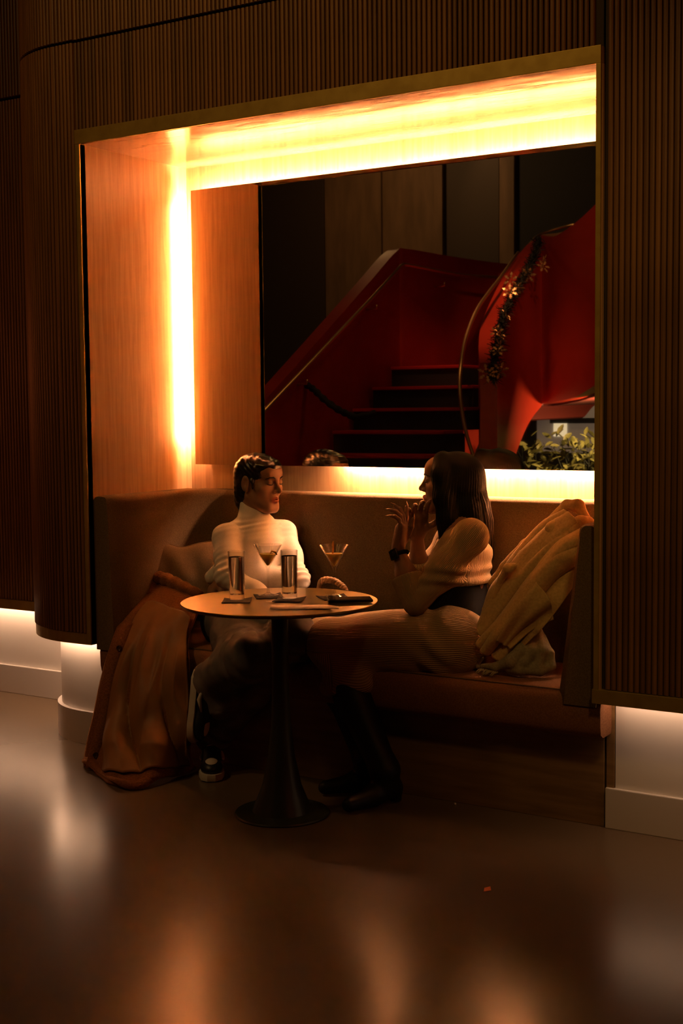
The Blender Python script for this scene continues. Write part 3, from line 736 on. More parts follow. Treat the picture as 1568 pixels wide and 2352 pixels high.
def sweater_ribs(V):
    tor = around(V, t2(0,0,0), t2(0,0,-.3), f2d, .115); out = tor.copy()
    dn = seg_dist(V, NS, NE); df = seg_dist(V, FS, FE); ctr = seg_dist(V, t2(0,.01,-.05), t2(0,.01,-.25))-.065
    mn = dn < np.minimum(ctr, df); out[mn] = around(V[mn], NS, NE, zu, .052)
    mf = (df < ctr) & ~mn; out[mf] = around(V[mf], FS, FE, zu, .05)
    return out
def bunch(V, N):
    a = np.exp(-((V[:, 2]-wz-.03)/.045)**2)*.0045*np.sin((V[:, 2]-wz)*150+(V@r2)*14+1.5*snoise(V, 14, 6, 2))
    return V+N*(a+.0015*snoise(V, 24, 7, 3))[:, None]
rib_attr(sdf_obj('sweater', sw, .0042, M_RKNIT, w2, post=bunch), sweater_ribs)
for A, B, fr_, nm in ((NE, NW, .50, 'sleeve_cuff'), (FE, FW_, .55, 'sleeve_cuff')):
    c_ = A+(B-A)*fr_
    pr_ = chain([A, A+(B-A)*fr_*.55, c_], [.044, .047, .052], .015)+[cap(c_-(B-A)*.13, c_-(B-A)*.02, .0535, .057, .004), half(c_, B-A, .006)]
    rib_attr(sdf_obj(nm, pr_, .004, M_RKNIT, w2), lambda V, A=A, B=B: around(V, A, B, f2d, .05))
# --- black waistband, ribbed midi skirt
bz = P(1075, 1400, .25)[2]
wb = [cap((Hc2[0]-.005, Hc2[1]-.035, bz-.02), (Hc2[0]-.005, Hc2[1]+.045, bz-.02), .108, .108, .02), cap((Hc2[0], Hc2[1]-.035, wz+.01), (Hc2[0], Hc2[1]+.045, wz-.005), .086, .086, .05), half((0,0,wz+.03), (0,0,1), .004)]
sdf_obj('waistband', wb, .005, M_BAND, w2)
hm = (P(770, 1580, .06)+P(745, 1560, .18))/2; kmid = (KN+KF)/2; hmid = (hipN+hipF)/2
sk = [cap(hipN, hipF, .118, .118, .05), cap(Hc2+np.array([0,-.03,.0]), Hc2+np.array([0,.03,.0]), .112, .112, .05)]
sk += chain([hipN, hipN+(KN-hipN)*.5, KN], [.112, .098, .078], .06)+chain([hipF, hipF+(KF-hipF)*.5, KF], [.112, .096, .078], .06)
sk += [cap(hipN+(KN-hipN)*.3, hipF+(KF-hipF)*.3, .10, .10, .05), cap(hipN+(KN-hipN)*.7, hipF+(KF-hipF)*.7, .085, .085, .05)]
k0, k1 = KN, P(800, 1585, .03); k2, k3 = KF, P(712, 1560, .20)
sk += [cap(k0, k1, .074, .060, .05), cap(k2, k3, .072, .050, .05), cap(k1, k3, .055, .050, .05), cap(KN+(hipN-KN)*.15, P(832, 1572, .02), .06, .034, .05)]
hemn = nrm((.10, -.12, -1)); sk.append(half(P(775, 1592, .06), hemn, .006))
def skirt_folds(V, N):
    t = np.clip((V-hmid)@nrm(kmid-hmid)/np.linalg.norm(kmid-hmid), -.3, 1.3)
    low = np.clip((.50-V[:, 2])/.15, 0, 1)
    a = np.clip(t-.35, 0, 1)*low*.016*np.sin(V[:, 2]*42+V[:, 0]*22+1.6*snoise(V, 9, 6, 1))
    a += np.exp(-((t-.05)/.14)**2)*.006*np.sin((V[:, 0]*55+V[:, 2]*70)+1.5*snoise(V, 10, 6, 2))
    return V+N*(a+.002*snoise(V, 16, 7, 5))[:, None]
def skirt_ribs(V):
    ax = nrm(kmid-hmid); t = (V-hmid)@ax/np.linalg.norm(kmid-hmid)
    up_ = around(V, hmid, kmid, zu, .15); dn = around(V, kmid, hm, f2d, .12)
    return np.where((t > .86) & (V[:, 2] < .50), dn, up_)
rib_attr(sdf_obj('skirt', sk, .005, rib_knit('tan ribbed skirt knit', (.27,.172,.085), (.44,.29,.15), 2*math.pi/.0050), w2, post=skirt_folds), skirt_ribs)
# --- boots
for K_, A_, d_ in ((KN, AN, (-.35, -.94, 0)), (KF, AF, (-.75, -.66, 0))):
    d_ = nrm(d_); h_ = np.array([A_[0], A_[1], .0])
    bt = chain([K_+(A_-K_)*.12, K_+(A_-K_)*.45, A_, h_+zu*.085], [.058, .062, .048, .040], .03)
    bt += [cap(h_-d_*.035+zu*.055, h_+d_*.05+zu*.045, .036, .034, .03), cap(h_+d_*.05+zu*.040, h_+d_*.155+zu*.030, .034, .024, .02), cap(h_-d_*.045+zu*.035, h_-d_*.047+zu*.013, .024, .021, .01), half((0,0,.006), (0,0,-1), .003)]
    sdf_obj('boot', bt, .0045, M_BLACK, w2)['label'] = 'black leather boot'
# --- watch on the raised wrist
wa = nrm(NW-NE); wc = NW-wa*.018
M_WATCH = mat('black watch glass', (.01,.01,.01), .12)
out_ = nrm(-FWD*.75-RIGHT*.65); out_ = nrm(out_-wa*np.dot(out_, wa)); sd_ = np.cross(wa, out_)
ring = [wc+(out_*math.cos(a)+sd_*math.sin(a))*.0275 for a in np.linspace(0, 2*math.pi, 25)]
wt = obj('watch', G().tube(ring, .0075, 8, cap=False, squash=1), M_BAND, w2, smooth='all'); wt['label'] = 'dark square smartwatch'
g = G(); c8 = []
for i in (-1, 1):
    for j in (-1, 1):
        for k in (0, 1): c8.append(wc+out_*(.0265+.011*k)+wa*.019*i+sd_*.017*j)
g.add(c8, [(0,1,3,2),(4,6,7,5),(0,4,5,1),(2,3,7,6),(0,2,6,4),(1,5,7,3)])
obj('watch_case', g, M_WATCH, wt, bevel=.004, smooth=True)
adopt(w2)
# ================================================================== cloth
def spline(pts, n):                                              # Catmull-Rom through pts (k,d) -> (n,d)
    pts = np.asarray(pts, float); k = len(pts); q = np.vstack([2*pts[0]-pts[1], pts, 2*pts[-1]-pts[-2]])
    t = np.linspace(0, k-1-1e-9, n); i = t.astype(int); f = (t-i)[:, None]
    p0, p1, p2, p3 = q[i], q[i+1], q[i+2], q[i+3]
    return .5*((2*p1)+(-p0+p2)*f+(2*p0-5*p1+4*p2-p3)*f**2+(-p0+3*p1-3*p2+p3)*f**3)
def sheet(rows, nu, nv):                                         # rows of 3-D points -> (nv,nu,3)
    a = np.stack([spline(r, nu) for r in rows], 0)
    return np.stack([spline(a[:, j], nv) for j in range(nu)], 1)
def sheet_obj(name, X, m, parent, thick, disp=None, zmin=None):
    nv, nu = X.shape[:2]
    du = np.gradient(X, axis=1); dv = np.gradient(X, axis=0); N = np.cross(du, dv); N /= np.linalg.norm(N, axis=2)[..., None]+1e-12
    if N.reshape(-1, 3).mean(0)@FWD > 0: N = -N
    u, v = np.meshgrid(np.linspace(0, 1, nu), np.linspace(0, 1, nv))
    if disp is not None: X = X+N*disp(u, v)[..., None]
    if zmin is not None: X[..., 2] = np.maximum(X[..., 2], zmin)
    f = [(i*nu+j, i*nu+j+1, (i+1)*nu+j+1, (i+1)*nu+j) for i in range(nv-1) for j in range(nu-1)]
    return obj(name, (X.reshape(-1, 3).tolist(), f), m, parent, smooth='all', fix=False, solid=thick), X
M_WOOL = noise_mix(mat('rust brown wool', (.20,.075,.03), .95, spec=.1, Sheen_Weight=.5), (.17,.062,.018), (.26,.10,.030), (1,1,1), 160, 4, bump=.7, bdist=.003)
M_WOOL.node_tree.nodes['Principled BSDF'].inputs['Sheen Tint'].default_value = (.9,.45,.2,1)
M_LINING = noise_mix(mat('copper satin lining', (.30,.13,.045), .55, spec=.35), (.24,.105,.026), (.30,.138,.036), (1,1,1), 6, 3)
coat = thing(empty('draped_coat', (.3, -.1, 0)), 'rust brown wool coat with satin lining sliding off the bench onto the floor', 'coat')
rows = [[(340,1338,.27),(372,1336,.27),(412,1346,.25),(455,1362,.22)],
        [(322,1366,.20),(366,1372,.18),(412,1382,.15),(455,1400,.13)],
        [(283,1416,.08),(330,1425,.06),(385,1440,.05),(434,1462,.06)],
        [(257,1480,.00),(306,1490,-.02),(372,1505,-.02),(434,1522,-.0)],
        [(234,1560,-.05),(286,1570,-.08),(360,1585,-.08),(436,1592,-.03)],
        [(219,1640,-.09),(272,1655,-.13),(355,1665,-.13),(438,1665,-.06)],
        [(204,1708,-.13),(262,1726,-.20),(350,1728,-.19),(438,1722,-.07)],
        [(193,1766,-.18),(262,1806,-.33),(350,1792,-.26),(442,1765,-.02)]]
CX_ = sheet([[P(*q) for q in r] for r in rows], 72, 110)
def outer_f(u, v): return .008*np.sin(u*16+3*v)*np.clip(v-.1, 0, 1)+.004*np.sin(u*37+v*9)*v
o, CX1 = sheet_obj('wool_shell', CX_, M_WOOL, coat, .012, outer_f, .008)
def lin_f(u, v):
    w = np.clip(v*1.6-.1, 0, 1)
    s_ = u+.10*np.sin(v*3.1)-.05*v
    r = .052*(np.abs(np.sin(s_*7.2+.5+.5*np.sin(v*4)))**.6-.55)*w+.016*np.sin(s_*27+2.5*v+1)*w*np.clip(np.sin(v*5), 0, 1)+.006*np.sin(v*17+u*9)
    r += .022*np.exp(-((u-.42-.25*(v-.35))/.07)**2)*np.exp(-((v-.38)/.2)**2)
    return .012+(r+.012)*(.35+.65*np.clip(u*5, 0, 1))*np.clip((1-v)*6+.15, 0, 1)
i0, i1, j0 = int(110*.20), int(110*.96), int(72*.24)
sheet_obj('lining', CX1[i0:i1, j0:71].copy(), M_LINING, coat, .004, lin_f, .012)
hem = spline([P(197,1764,-.17), P(232,1790,-.24), P(264,1808,-.335), P(320,1800,-.31), P(380,1782,-.18), P(440,1764,-.04)], 40)
hem[:, 2] = .020+.006*np.sin(np.arange(40)*.5)
obj('hem', G().tube(hem, [.016+.006*math.sin(i*.35) for i in range(40)], 10, squash=.8), M_WOOL, coat, smooth='all')
col = spline([P(345,1372,.20), P(352,1340,.25), P(366,1328,.26), P(392,1336,.25), P(425,1350,.22), P(462,1366,.18)], 30)
obj('collar', G().tube(col, [.016+.012*math.sin(math.pi*i/29)+.003*math.sin(i*1.7) for i in range(30)], 12), M_WOOL, coat, smooth='all')
plk = [P(300,1432,.03), P(276,1487,-.03), P(258,1560,-.075), P(243,1640,-.12), P(226,1705,-.165), P(212,1762,-.205)]
pl = spline(plk, 40); pl = pl-FWD*.012
L_ = pl-RIGHT*.024; R_ = pl+RIGHT*.030
obj('placket', G().ribbon(L_, R_), M_WOOL, coat, smooth='all', solid=.008)
M_BUTTON = mat('dark horn button', (.07,.03,.015), .22)
for bx in ((275,1487,-.03), (248,1577,-.08), (231,1661,-.13), (222,1732,-.18)):
    c_ = P(*bx)-FWD*.020; fr = Frame(c_, -FWD)
    g = G(); n_ = 16; rr = [(.0, .004), (.006, .004), (.009, .006), (.0105, .003), (.0105, -.003), (0, -.003)]
    vs = [fr(r*math.cos(a), h, r*math.sin(a)) for r, h in rr for a in np.linspace(0, 2*math.pi, n_, endpoint=False)]
    g.add(vs, [(i*n_+k, i*n_+(k+1)%n_, (i+1)*n_+(k+1)%n_, (i+1)*n_+k) for i in range(len(rr)-1) for k in range(n_)])
    obj('button', g, M_BUTTON, coat, smooth=True)
adopt(coat)

# camel coat bundled in the right corner
M_CAMEL = noise_mix(mat('camel wool', (.46,.29,.12), .92, spec=.12, Sheen_Weight=.3), (.56,.35,.13), (.68,.44,.18), (1,1,1), 120, 4, bump=.4, bdist=.0015)
camel = thing(empty('bundled_coat', (1.85, .3, .45)), 'camel wool coat bundled in the right corner of the bench', 'coat')
def Q(*l): return [P(*q) for q in l]
cb = [cap(P(1318,1225,.42), P(1250,1320,.38), .045, .065, .05), cap(P(1240,1330,.35), P(1165,1470,.31), .065, .060, .05), cap(P(1285,1330,.34), P(1225,1410,.31), .05, .05, .05), cap(P(1180,1420,.30), P(1190,1500,.30), .05, .05, .05)]
F_ = .011
cb += chain(Q((1346,1188,.34),(1326,1162,.355),(1302,1160,.37),(1258,1204,.36),(1206,1252,.34),(1158,1302,.32),(1128,1338,.30)), [.016,.020,.018,.018,.018,.018,.012], F_)
cb += chain(Q((1348,1200,.30),(1332,1203,.28),(1320,1220,.265),(1322,1242,.26)), [.022,.026,.024,.012], F_)
cb += chain(Q((1284,1200,.30),(1268,1214,.275),(1276,1232,.265),(1310,1244,.26)), [.018,.022,.020,.012], F_)
cb += chain(Q((1258,1218,.33),(1235,1245,.31),(1200,1275,.29),(1165,1308,.27)), [.014,.018,.018,.014], F_)
cb += chain(Q((1180,1300,.19),(1166,1306,.18),(1150,1330,.19),(1138,1372,.20),(1115,1400,.22)), [.010,.015,.014,.012,.012], .008)
def crease(V, N): return V+N*(.004*snoise(V, 22, 8, 2)+.0025*snoise(V, 45, 8, 4))[:, None]
sdf_obj('wool_folds', cb, .0045, M_CAMEL, camel, post=crease)
rows = [[(1300,1185,.36),(1322,1192,.30),(1336,1215,.26),(1334,1252,.235),(1328,1292,.225),(1318,1332,.23)],
        [(1238,1232,.34),(1262,1244,.27),(1275,1268,.215),(1272,1302,.19),(1276,1338,.19),(1290,1374,.21)],
        [(1168,1300,.30),(1188,1316,.23),(1200,1342,.185),(1208,1374,.165),(1226,1400,.17),(1258,1424,.19)],
        [(1128,1342,.28),(1140,1368,.22),(1152,1398,.175),(1166,1428,.16),(1190,1442,.165),(1224,1442,.19)],
        [(1109,1410,.26),(1106,1440,.21),(1106,1468,.175),(1114,1494,.165),(1132,1504,.17),(1166,1486,.19)]]
XC = sheet([[P(*q) for q in r] for r in rows], 100, 90)
def camel_f(u, v):
    w = u*(1+.30*(v-.3))+.05*np.sin(v*4+1)-.04*v
    def ridge(x, p): return (np.abs(np.sin(x))**p)
    r = .050*ridge(w*math.pi*2.25+.45, .55)+.020*ridge(w*math.pi*4.6+.6+1.4*np.sin(v*3), .6)*np.clip(.35+np.sin(v*5+u*4), 0, 1)+.004*np.sin(v*9+u*12)
    r += .022*np.exp(-((w-.36)/.06)**2)*np.clip(1.2-v, 0, 1)
    return r-.030
sheet_obj('front_panel', XC, M_CAMEL, camel, .006, camel_f)
rows = [[(1232,1338,.150),(1262,1376,.150),(1271,1424,.175)], [(1200,1376,.128),(1226,1408,.135),(1246,1434,.165)], [(1172,1420,.128),(1192,1442,.135),(1212,1452,.16)], [(1144,1470,.14),(1156,1484,.14),(1172,1488,.15)]]
sheet_obj('flap', sheet([[P(*q) for q in r] for r in rows], 40, 50), M_CAMEL, camel, .006, lambda u, v: .008*np.sin(u*5+v*2)+.004*np.sin(u*13+1))
adopt(camel)
M_SCARF = noise_mix(mat('olive grey cashmere', (.30,.24,.15), .95, spec=.1), (.26,.205,.125), (.34,.275,.175), (1,1,1), 140, 4, bump=.4, bdist=.0015)
scarf = thing(empty('folded_scarf', (1.75, .2, .46)), 'olive grey fringed scarf heaped on the seat under the camel coat', 'scarf')
sc_ = [cap(P(1200,1490,.27), P(1180,1535,.24), .05, .05, .04)]
sc_ += chain(Q((1200,1462,.20),(1198,1495,.17),(1175,1520,.15),(1140,1532,.15),(1108,1542,.16)), [.020,.022,.022,.018,.012], .008)
sc_ += chain(Q((1218,1458,.21),(1222,1495,.18),(1205,1522,.16),(1170,1540,.15)), [.018,.020,.018,.012], .008)
sc_ += chain(Q((1235,1455,.22),(1245,1495,.19),(1238,1528,.18),(1205,1542,.16)), [.018,.020,.018,.014], .008)
sc_ += chain(Q((1245,1465,.23),(1264,1500,.21),(1266,1530,.20),(1240,1548,.18),(1195,1556,.15),(1172,1548,.15)), [.014,.016,.016,.018,.016,.010], .008)
sc_ += chain(Q((1108,1512,.19),(1097,1525,.18),(1098,1538,.17),(1112,1536,.16)), [.009,.010,.010,.009], .005)
for p in sc_:
    for key in ('a', 'b'):
        p[key][2] = max(p[key][2], SZ+.012+max(p['ra'], p['rb'])*.8)
o = sdf_obj('knit_folds', sc_, .004, M_SCARF, scarf, post=crease)
for i in range(9):
    b_ = P(1106+i*4.6, 1546+(i%3), .145-.003*i); b_[2] = max(b_[2], SZ+.018); e_ = b_+np.array([rng.normal()*.012-.01, -.018-.015*rng.random(), 0]); e_[2] = SZ+.008
    obj('fringe', G().tube([b_, (b_+e_)/2+np.array([0,0,.004]), e_], [.003,.0035,.0015], 6), M_SCARF, scarf, smooth='all')
adopt(scarf)

# throw pillow
M_PILLOW = noise_mix(mat('taupe woven linen', (.24,.15,.09), .95, spec=.1), (.19,.118,.058), (.27,.175,.09), (60,60,60), 6, 3, bump=.4, bdist=.001)
pil = thing(empty('throw_pillow', (.25, .33, .45)), 'taupe linen throw pillow leaning in the left corner of the bench', 'pillow')
pn = nrm((.42, -.88, .22)); pu = nrm(np.cross(zu, pn)); pv = np.cross(pn, pu); pc = P(420, 1335, .35)
def pillow_side(sg):
    n_ = 34; X = np.zeros((n_, n_, 3))
    for i in range(n_):
        for j in range(n_):
            u = -1+2*j/(n_-1); v = -1+2*i/(n_-1)
            t = .062*max(1-u*u, 0)**.45*max(1-v*v, 0)**.45
            t += .006*math.sin(u*9+v*4)*(1-u*u)*(1-v*v)
            pu_ = u*(1-.07*(1-v*v)*1.0); pv_ = v*(1-.10*(1-u*u))-(.10*math.exp(-((u+.05)/.3)**2) if v > 0 else 0)*max(v, 0)
            X[i, j] = pc+pu*pu_*.185+pv*pv_*.175+pn*t*sg
    return X
g = G()
for sg in (1, -1):
    X = pillow_side(sg); n_ = 34
    g.add(X.reshape(-1, 3), [(i*n_+j, i*n_+j+1, (i+1)*n_+j+1, (i+1)*n_+j) for i in range(n_-1) for j in range(n_-1)])
obj('cover', g, M_PILLOW, pil, smooth='all')
ed = [X[0, j] for j in range(34)]+[X[i, 33] for i in range(1, 34)]+[X[33, j] for j in range(32, -1, -1)]+[X[i, 0] for i in range(32, 0, -1)]
obj('piping', G().tube(ed+[ed[0]], .0028, 6), M_PILLOW, pil, smooth='all'); adopt(pil)

# handbag with a braided handle on the seat behind the table
bag = thing(empty('handbag', (.88, .36, .454)), 'dark handbag with braided tan handle on the seat behind the table', 'bag')
bc = P(765, 1395, .36)
M_BAG = mat('dark brown leather', (.03,.018,.012), .5); M_BRAID = noise_mix(mat('tan braided leather', (.42,.22,.09), .5), (.36,.18,.07), (.48,.26,.11), (1,1,1), 40, 3)
bd = [cap((bc[0]-.07, .36, SZ+.075), (bc[0]+.07, .36, SZ+.075), .06, .06, .03), cap((bc[0]-.05, .36, SZ+.14), (bc[0]+.05, .36, SZ+.14), .04, .04, .04), half((0,0,SZ+.007), (0,0,-1), .006)]
sdf_obj('bag_body', bd, .006, M_BAG, bag)
hp = spline([P(730,1362,.36), P(734,1340,.36), P(746,1332,.36), P(766,1334,.36), P(782,1343,.36), P(794,1354,.36), P(800,1372,.36)], 60)
g = G()
for s3 in range(3):
    pp = []
    for i, q in enumerate(hp):
        a = i*.55+s3*2.094; pp.append(q+zu*.0065*math.cos(a)+FWD*.0065*math.sin(a))
    g.tube(pp, [.0075 if i < 40 else .0075-.003*(i-40)/20 for i in range(60)], 7)
obj('braided_handle', g, M_BRAID, bag, smooth='all'); adopt(bag)

# ================================================================== on the table
def glassmat(name, col=(1,1,1), ior=1.45, rough=0.0):
    return mat(name, col, rough, Transmission_Weight=1.0, IOR=ior)
def thin_glass(name):
    m = bpy.data.materials.new(name); m.use_nodes = True; nt = m.node_tree; N = nt.nodes; N.remove(N['Principled BSDF'])
    tr = N.new('ShaderNodeBsdfTransparent'); tr.inputs[0].default_value = (.95,.95,.94,1); gl = N.new('ShaderNodeBsdfGlossy'); gl.inputs['Roughness'].default_value = .03
    lw = N.new('ShaderNodeLayerWeight'); lw.inputs['Blend'].default_value = .5; pw = N.new('ShaderNodeMath'); pw.operation = 'POWER'; pw.inputs[1].default_value = 2.6
    fr = N.new('ShaderNodeMath'); fr.operation = 'MULTIPLY_ADD'; fr.inputs[1].default_value = .7; fr.inputs[2].default_value = .02; mx = N.new('ShaderNodeMixShader')
    nt.links.new(lw.outputs['Facing'], pw.inputs[0]); nt.links.new(pw.outputs[0], fr.inputs[0]); nt.links.new(fr.outputs[0], mx.inputs[0]); nt.links.new(tr.outputs[0], mx.inputs[1]); nt.links.new(gl.outputs[0], mx.inputs[2]); nt.links.new(mx.outputs[0], N['Material Output'].inputs['Surface'])
    return m
M_GLASS = thin_glass('clear glass'); M_WATER = glassmat('water', (.97,.98,.97), 1.33)
M_DRINK = mat('cloudy orange cocktail', (1.0,.72,.22), .15, Subsurface_Weight=1.0, Subsurface_Radius=(1.0,.7,.25), Subsurface_Scale=.035)
M_NAPK = mat('black paper napkin', (.014,.012,.010), .75, spec=.2)
def napkin(px, py, rot, name, label, size=.047, lift=0):
    c_ = PZ(px, py, TZ); g = G(); n_ = 9; ca, sa = math.cos(rot), math.sin(rot); vs = []
    for i in range(n_):
        for j in range(n_):
            u, v = -1+2*j/(n_-1), -1+2*i/(n_-1); x, y = u*size, v*size
            z = .0012+.009*max(0, u+v-1.2)**1.5+.006*max(0, -u+v-1.4)
            vs.append((c_[0]+x*ca-y*sa, c_[1]+x*sa+y*ca, TZ+z+lift))
    g.add(vs, [(i*n_+j, i*n_+j+1, (i+1)*n_+j+1, (i+1)*n_+j) for i in range(n_-1) for j in range(n_-1)])
    o = obj(name, g, M_NAPK, None, smooth='all', solid=.0016); thing(o, label, 'napkin', 'black napkins under the drinks'); return o
napkin(544, 1381, .55, 'cocktail_napkin', 'black square napkin under the leftmost water glass')
napkin(617, 1371, .75, 'cocktail_napkin', 'black square napkin under the cocktail in front of the turtleneck')
napkin(664, 1380, .35, 'cocktail_napkin', 'black square napkin under the water glass in the middle of the table', lift=.0022)
napkin(768, 1374, .9, 'cocktail_napkin', 'black square napkin under the orange cocktail with a garnish', .05)
def highball(px, py, label, lift):
    c_ = PZ(px, py, TZ); z0 = TZ+lift
    root = thing(empty('highball_glass', (c_[0], c_[1], z0)), label, 'glass', 'tall water glasses')
    r = .0285; h = .160
    g = G().lathe([(0,0),(r*.86,0),(r*.90,.003),(r*.93,.02),(r,h-.002),(r-.0006,h),(r-.0016,h),(r-.0022,h-.004),(r*.93-.0022,.022),(r*.85,.016),(0,.0150)], n=48)
    obj('glass_wall', g, M_GLASS, root, smooth=True)
    g = G().lathe([(0,.0158),(r*.84,.0166),(r*.93-.0026,.023),(r-.0034,h-.020),(r-.0040,h-.0185),(0,h-.0188)], n=48)
    obj('water', g, M_WATER, root, smooth=True)
    return root
highball(544, 1379, 'tall glass of water nearest the left rim of the table', .0045)
highball(665, 1378, 'tall glass of water in front of the turtleneck sleeve, table middle', .0068)
def martini(px, py, label, fill, lift):
    c_ = PZ(px, py, TZ); root = thing(empty('martini_glass', (c_[0], c_[1], TZ+lift)), label, 'cocktail', 'stemmed cocktail glasses')
    R_, zt, zb = .0490, .172, .098
    prof = [(0,0),(.034,0),(.0355,.0015),(.020,.004),(.006,.009),(.0036,.02),(.0033,.08),(.0045,zb-.006),(.007,zb),(R_,zt),(R_-.0006,zt+.0006),(R_-.0016,zt),(.0052,zb+.0035),(0,zb+.0015)]
    obj('glass_body', G().lathe(prof, n=56), M_GLASS, root, smooth=True)
    zf = zb+(zt-zb)*fill; rf = .0045+(R_-.0022-.0045)*fill
    obj('drink', G().lathe([(0,zb+.0035),(.0044,zb+.0052),(rf-.0006,zf-.0008),(rf-.001,zf),(0,zf)], n=56), M_DRINK, root, smooth=True)
    return root, zf
m1, zf1 = martini(616, 1370, 'pale cocktail in a stemmed glass in front of the turtleneck', .60, .0045)
m2, zf2 = martini(768, 1372, 'orange cocktail with a citrus stick garnish near the right rim', .62, .0045)
M_PEEL = mat('orange peel', (.85,.42,.08), .5)
g = G().tube([(-.012,.004,.122), (-.006,.002,.150), (-.004,0,.178), (-.003,0,.186)], [.003,.0055,.0058,.0022], 8, squash=.45)
obj('garnish', g, M_PEEL, m2, smooth='all')
g = G().tube([(.012,-.010,zf1-.006), (.020,-.004,zf1+.010), (.028,.004,zf1+.006), (.031,.010,zf1-.004)], [.003,.008,.008,.003], 8, squash=.35)
obj('garnish', g, M_PEEL, m1, smooth='all')
# phone
pc_ = PZ(803, 1384, TZ); ax = nrm(np.array([RIGHT[0], RIGHT[1], 0])+.10*np.array([FWD[0], FWD[1], 0])); ay = np.array([-ax[1], ax[0], 0])
ph = thing(empty('smartphone', (pc_[0], pc_[1], TZ)), 'black smartphone lying at the right rim of the table', 'phone')
def slab(hx, hy, z0, z1, cx=0, cy=0):
    c8 = [pc_*np.array([1,1,0])+ax*(cx+sx*hx)+ay*(cy+sy*hy)+zu*(TZ+z) for sx in (-1,1) for sy in (-1,1) for z in (z0, z1)]
    return G().add(c8, [(0,1,3,2),(4,6,7,5),(0,4,5,1),(2,3,7,6),(0,2,6,4),(1,5,7,3)])
M_PHONE = mat('black glass', (.01,.01,.01), .1); M_CASE = mat('dark phone case', (.03,.024,.02), .3, .4)
obj('case', slab(.073, .036, .005, .0145), M_CASE, ph, bevel=.003, smooth=True); obj('screen', slab(.070, .033, .0145, .0152), M_PHONE, ph); adopt(ph)
# white paper strip with a curled end
M_PAPER = mat('white paper', (.80,.72,.62), .7)
ps = [PZ(620,1396,TZ+.004), PZ(650,1397,TZ+.003), PZ(700,1396,TZ+.0035), PZ(735,1395,TZ+.003), PZ(760,1396,TZ+.006), PZ(778,1398,TZ+.018)]
pa = spline(ps, 30); wv = nrm(np.array([-FWD[0], -FWD[1], 0]))
wid = .024+.007*np.sin(np.linspace(0, 3.14, 30)); wid[-8:] *= np.linspace(1, .55, 8)
A_ = pa+wv*wid[:, None]+zu*.001; B_ = pa-wv*wid[:, None]+zu*.004
A_[:, 2] = np.maximum(A_[:, 2], TZ+.002); B_[:, 2] = np.maximum(B_[:, 2], TZ+.002)
thing(obj('paper_strip', G().ribbon(A_, B_), M_PAPER, None, smooth='all', solid=.0012), 'folded white paper strip with a curled end at the front of the table', 'paper')
# floor litter
sp = PZ(1118, 2046, 0.0)
thing(obj('paper_scrap', G().add([(sp[0]-.014,sp[1]+.012,.002),(sp[0]-.004,sp[1]-.012,.001),(sp[0]+.016,sp[1]-.006,.006),(sp[0]+.004,sp[1]+.014,.009),(sp[0]+.001,sp[1]+.001,.004)],[(0,1,4),(1,2,4),(2,3,4),(3,0,4)]), mat('orange paper', (.75,.22,.07), .7), None, solid=.001), 'tiny orange paper scrap on the floor', 'litter')
sp = PZ(1045, 1849, 0)
thing(obj('bead', G().lathe([(0,0),(.003,.001),(.0042,.0042),(.003,.0074),(0,.0084)], (sp[0],sp[1],0), 12), M_SHOEW, None, smooth='all'), 'tiny white bead on the floor beside the bench base', 'bead')
# ================================================================== across the lobby: the red staircase seen in the mirror
def mv(x, yv, z): return np.array([x, 2*MIRROR_Y-yv, z])
M_RED = noise_mix(mat('scarlet lacquer', (.40,.03,.014), .36), (.36,.026,.011), (.44,.034,.015), (1,1,1), 3, 3)
M_TREAD = mat('red stair nosing', (.45,.02,.012), .4); M_RISER = mat('black stair carpet', (.012,.009,.008), .9)
M_RAIL = mat('polished brass rail', (.85,.56,.25), .36, 1.0)
stair = thing(empty('staircase', tuple(mv(-1.5, 4.5, 0))), 'red curving staircase with brass handrails across the lobby, seen in the mirror', 'staircase')
XL, XR = -1.93, -.98
for k in range(1, 11):
    z = .17*k; y0 = 4.77+.30*(k-7); y1 = y0+.32 if k < 10 else 8.2
    xr = {8: -.93, 9: -1.03, 10: -1.30}.get(k, -.96)
    a, b = mv(0, y0+.018, 0)[1], mv(0, y1+.02, 0)[1]
    obj('riser', G().box(XL, xr, b, a, max(0, z-.17), z-.026), M_RISER, stair)
    a, b = mv(0, y0, 0)[1], mv(0, y1, 0)[1]
    obj('tread', G().box(XL, xr, b, a, z-.026, z), M_TREAD, stair, bevel=.006)
def wall_path(name, pts, thick, m, parent, n=60, side=1):
    # pts: plan x, plan y (mirror side), top z, bottom z
    q = spline(np.array(pts, float), n); q[:, 1] = 2*MIRROR_Y-q[:, 1]
    d = np.gradient(q[:, :2], axis=0); d /= np.linalg.norm(d, axis=1)[:, None]; nn = np.stack([-d[:, 1], d[:, 0]], 1)*thick*side
    rows = []
    for i in range(n):
        x, y, t, b = q[i]; x2, y2 = x+nn[i, 0], y+nn[i, 1]
        rows += [(x, y, b), (x, y, t), (x2, y2, t), (x2, y2, b)]
    f = [(i*4+k, i*4+(k+1)%4, (i+1)*4+(k+1)%4, (i+1)*4+k) for i in range(n-1) for k in range(4)]+[(0,1,2,3), tuple((n-1)*4+k for k in range(4))]
    return obj(name, G().add(rows, f), m, parent, smooth=True)
lb = [(-1.97,2.2,.42,0), (-1.97,3.2,.96,0), (-1.97,4.3,1.65,0), (-1.975,5.4,2.36,0), (-1.98,5.86,2.655,0), (-1.95,6.0,2.69,0), (-1.86,6.7,2.68,.6), (-1.72,7.5,2.68,1.55), (-1.4,8.1,2.70,1.6), (-1.1,8.3,2.72,1.5), (-.5,8.3,2.75,1.6)]
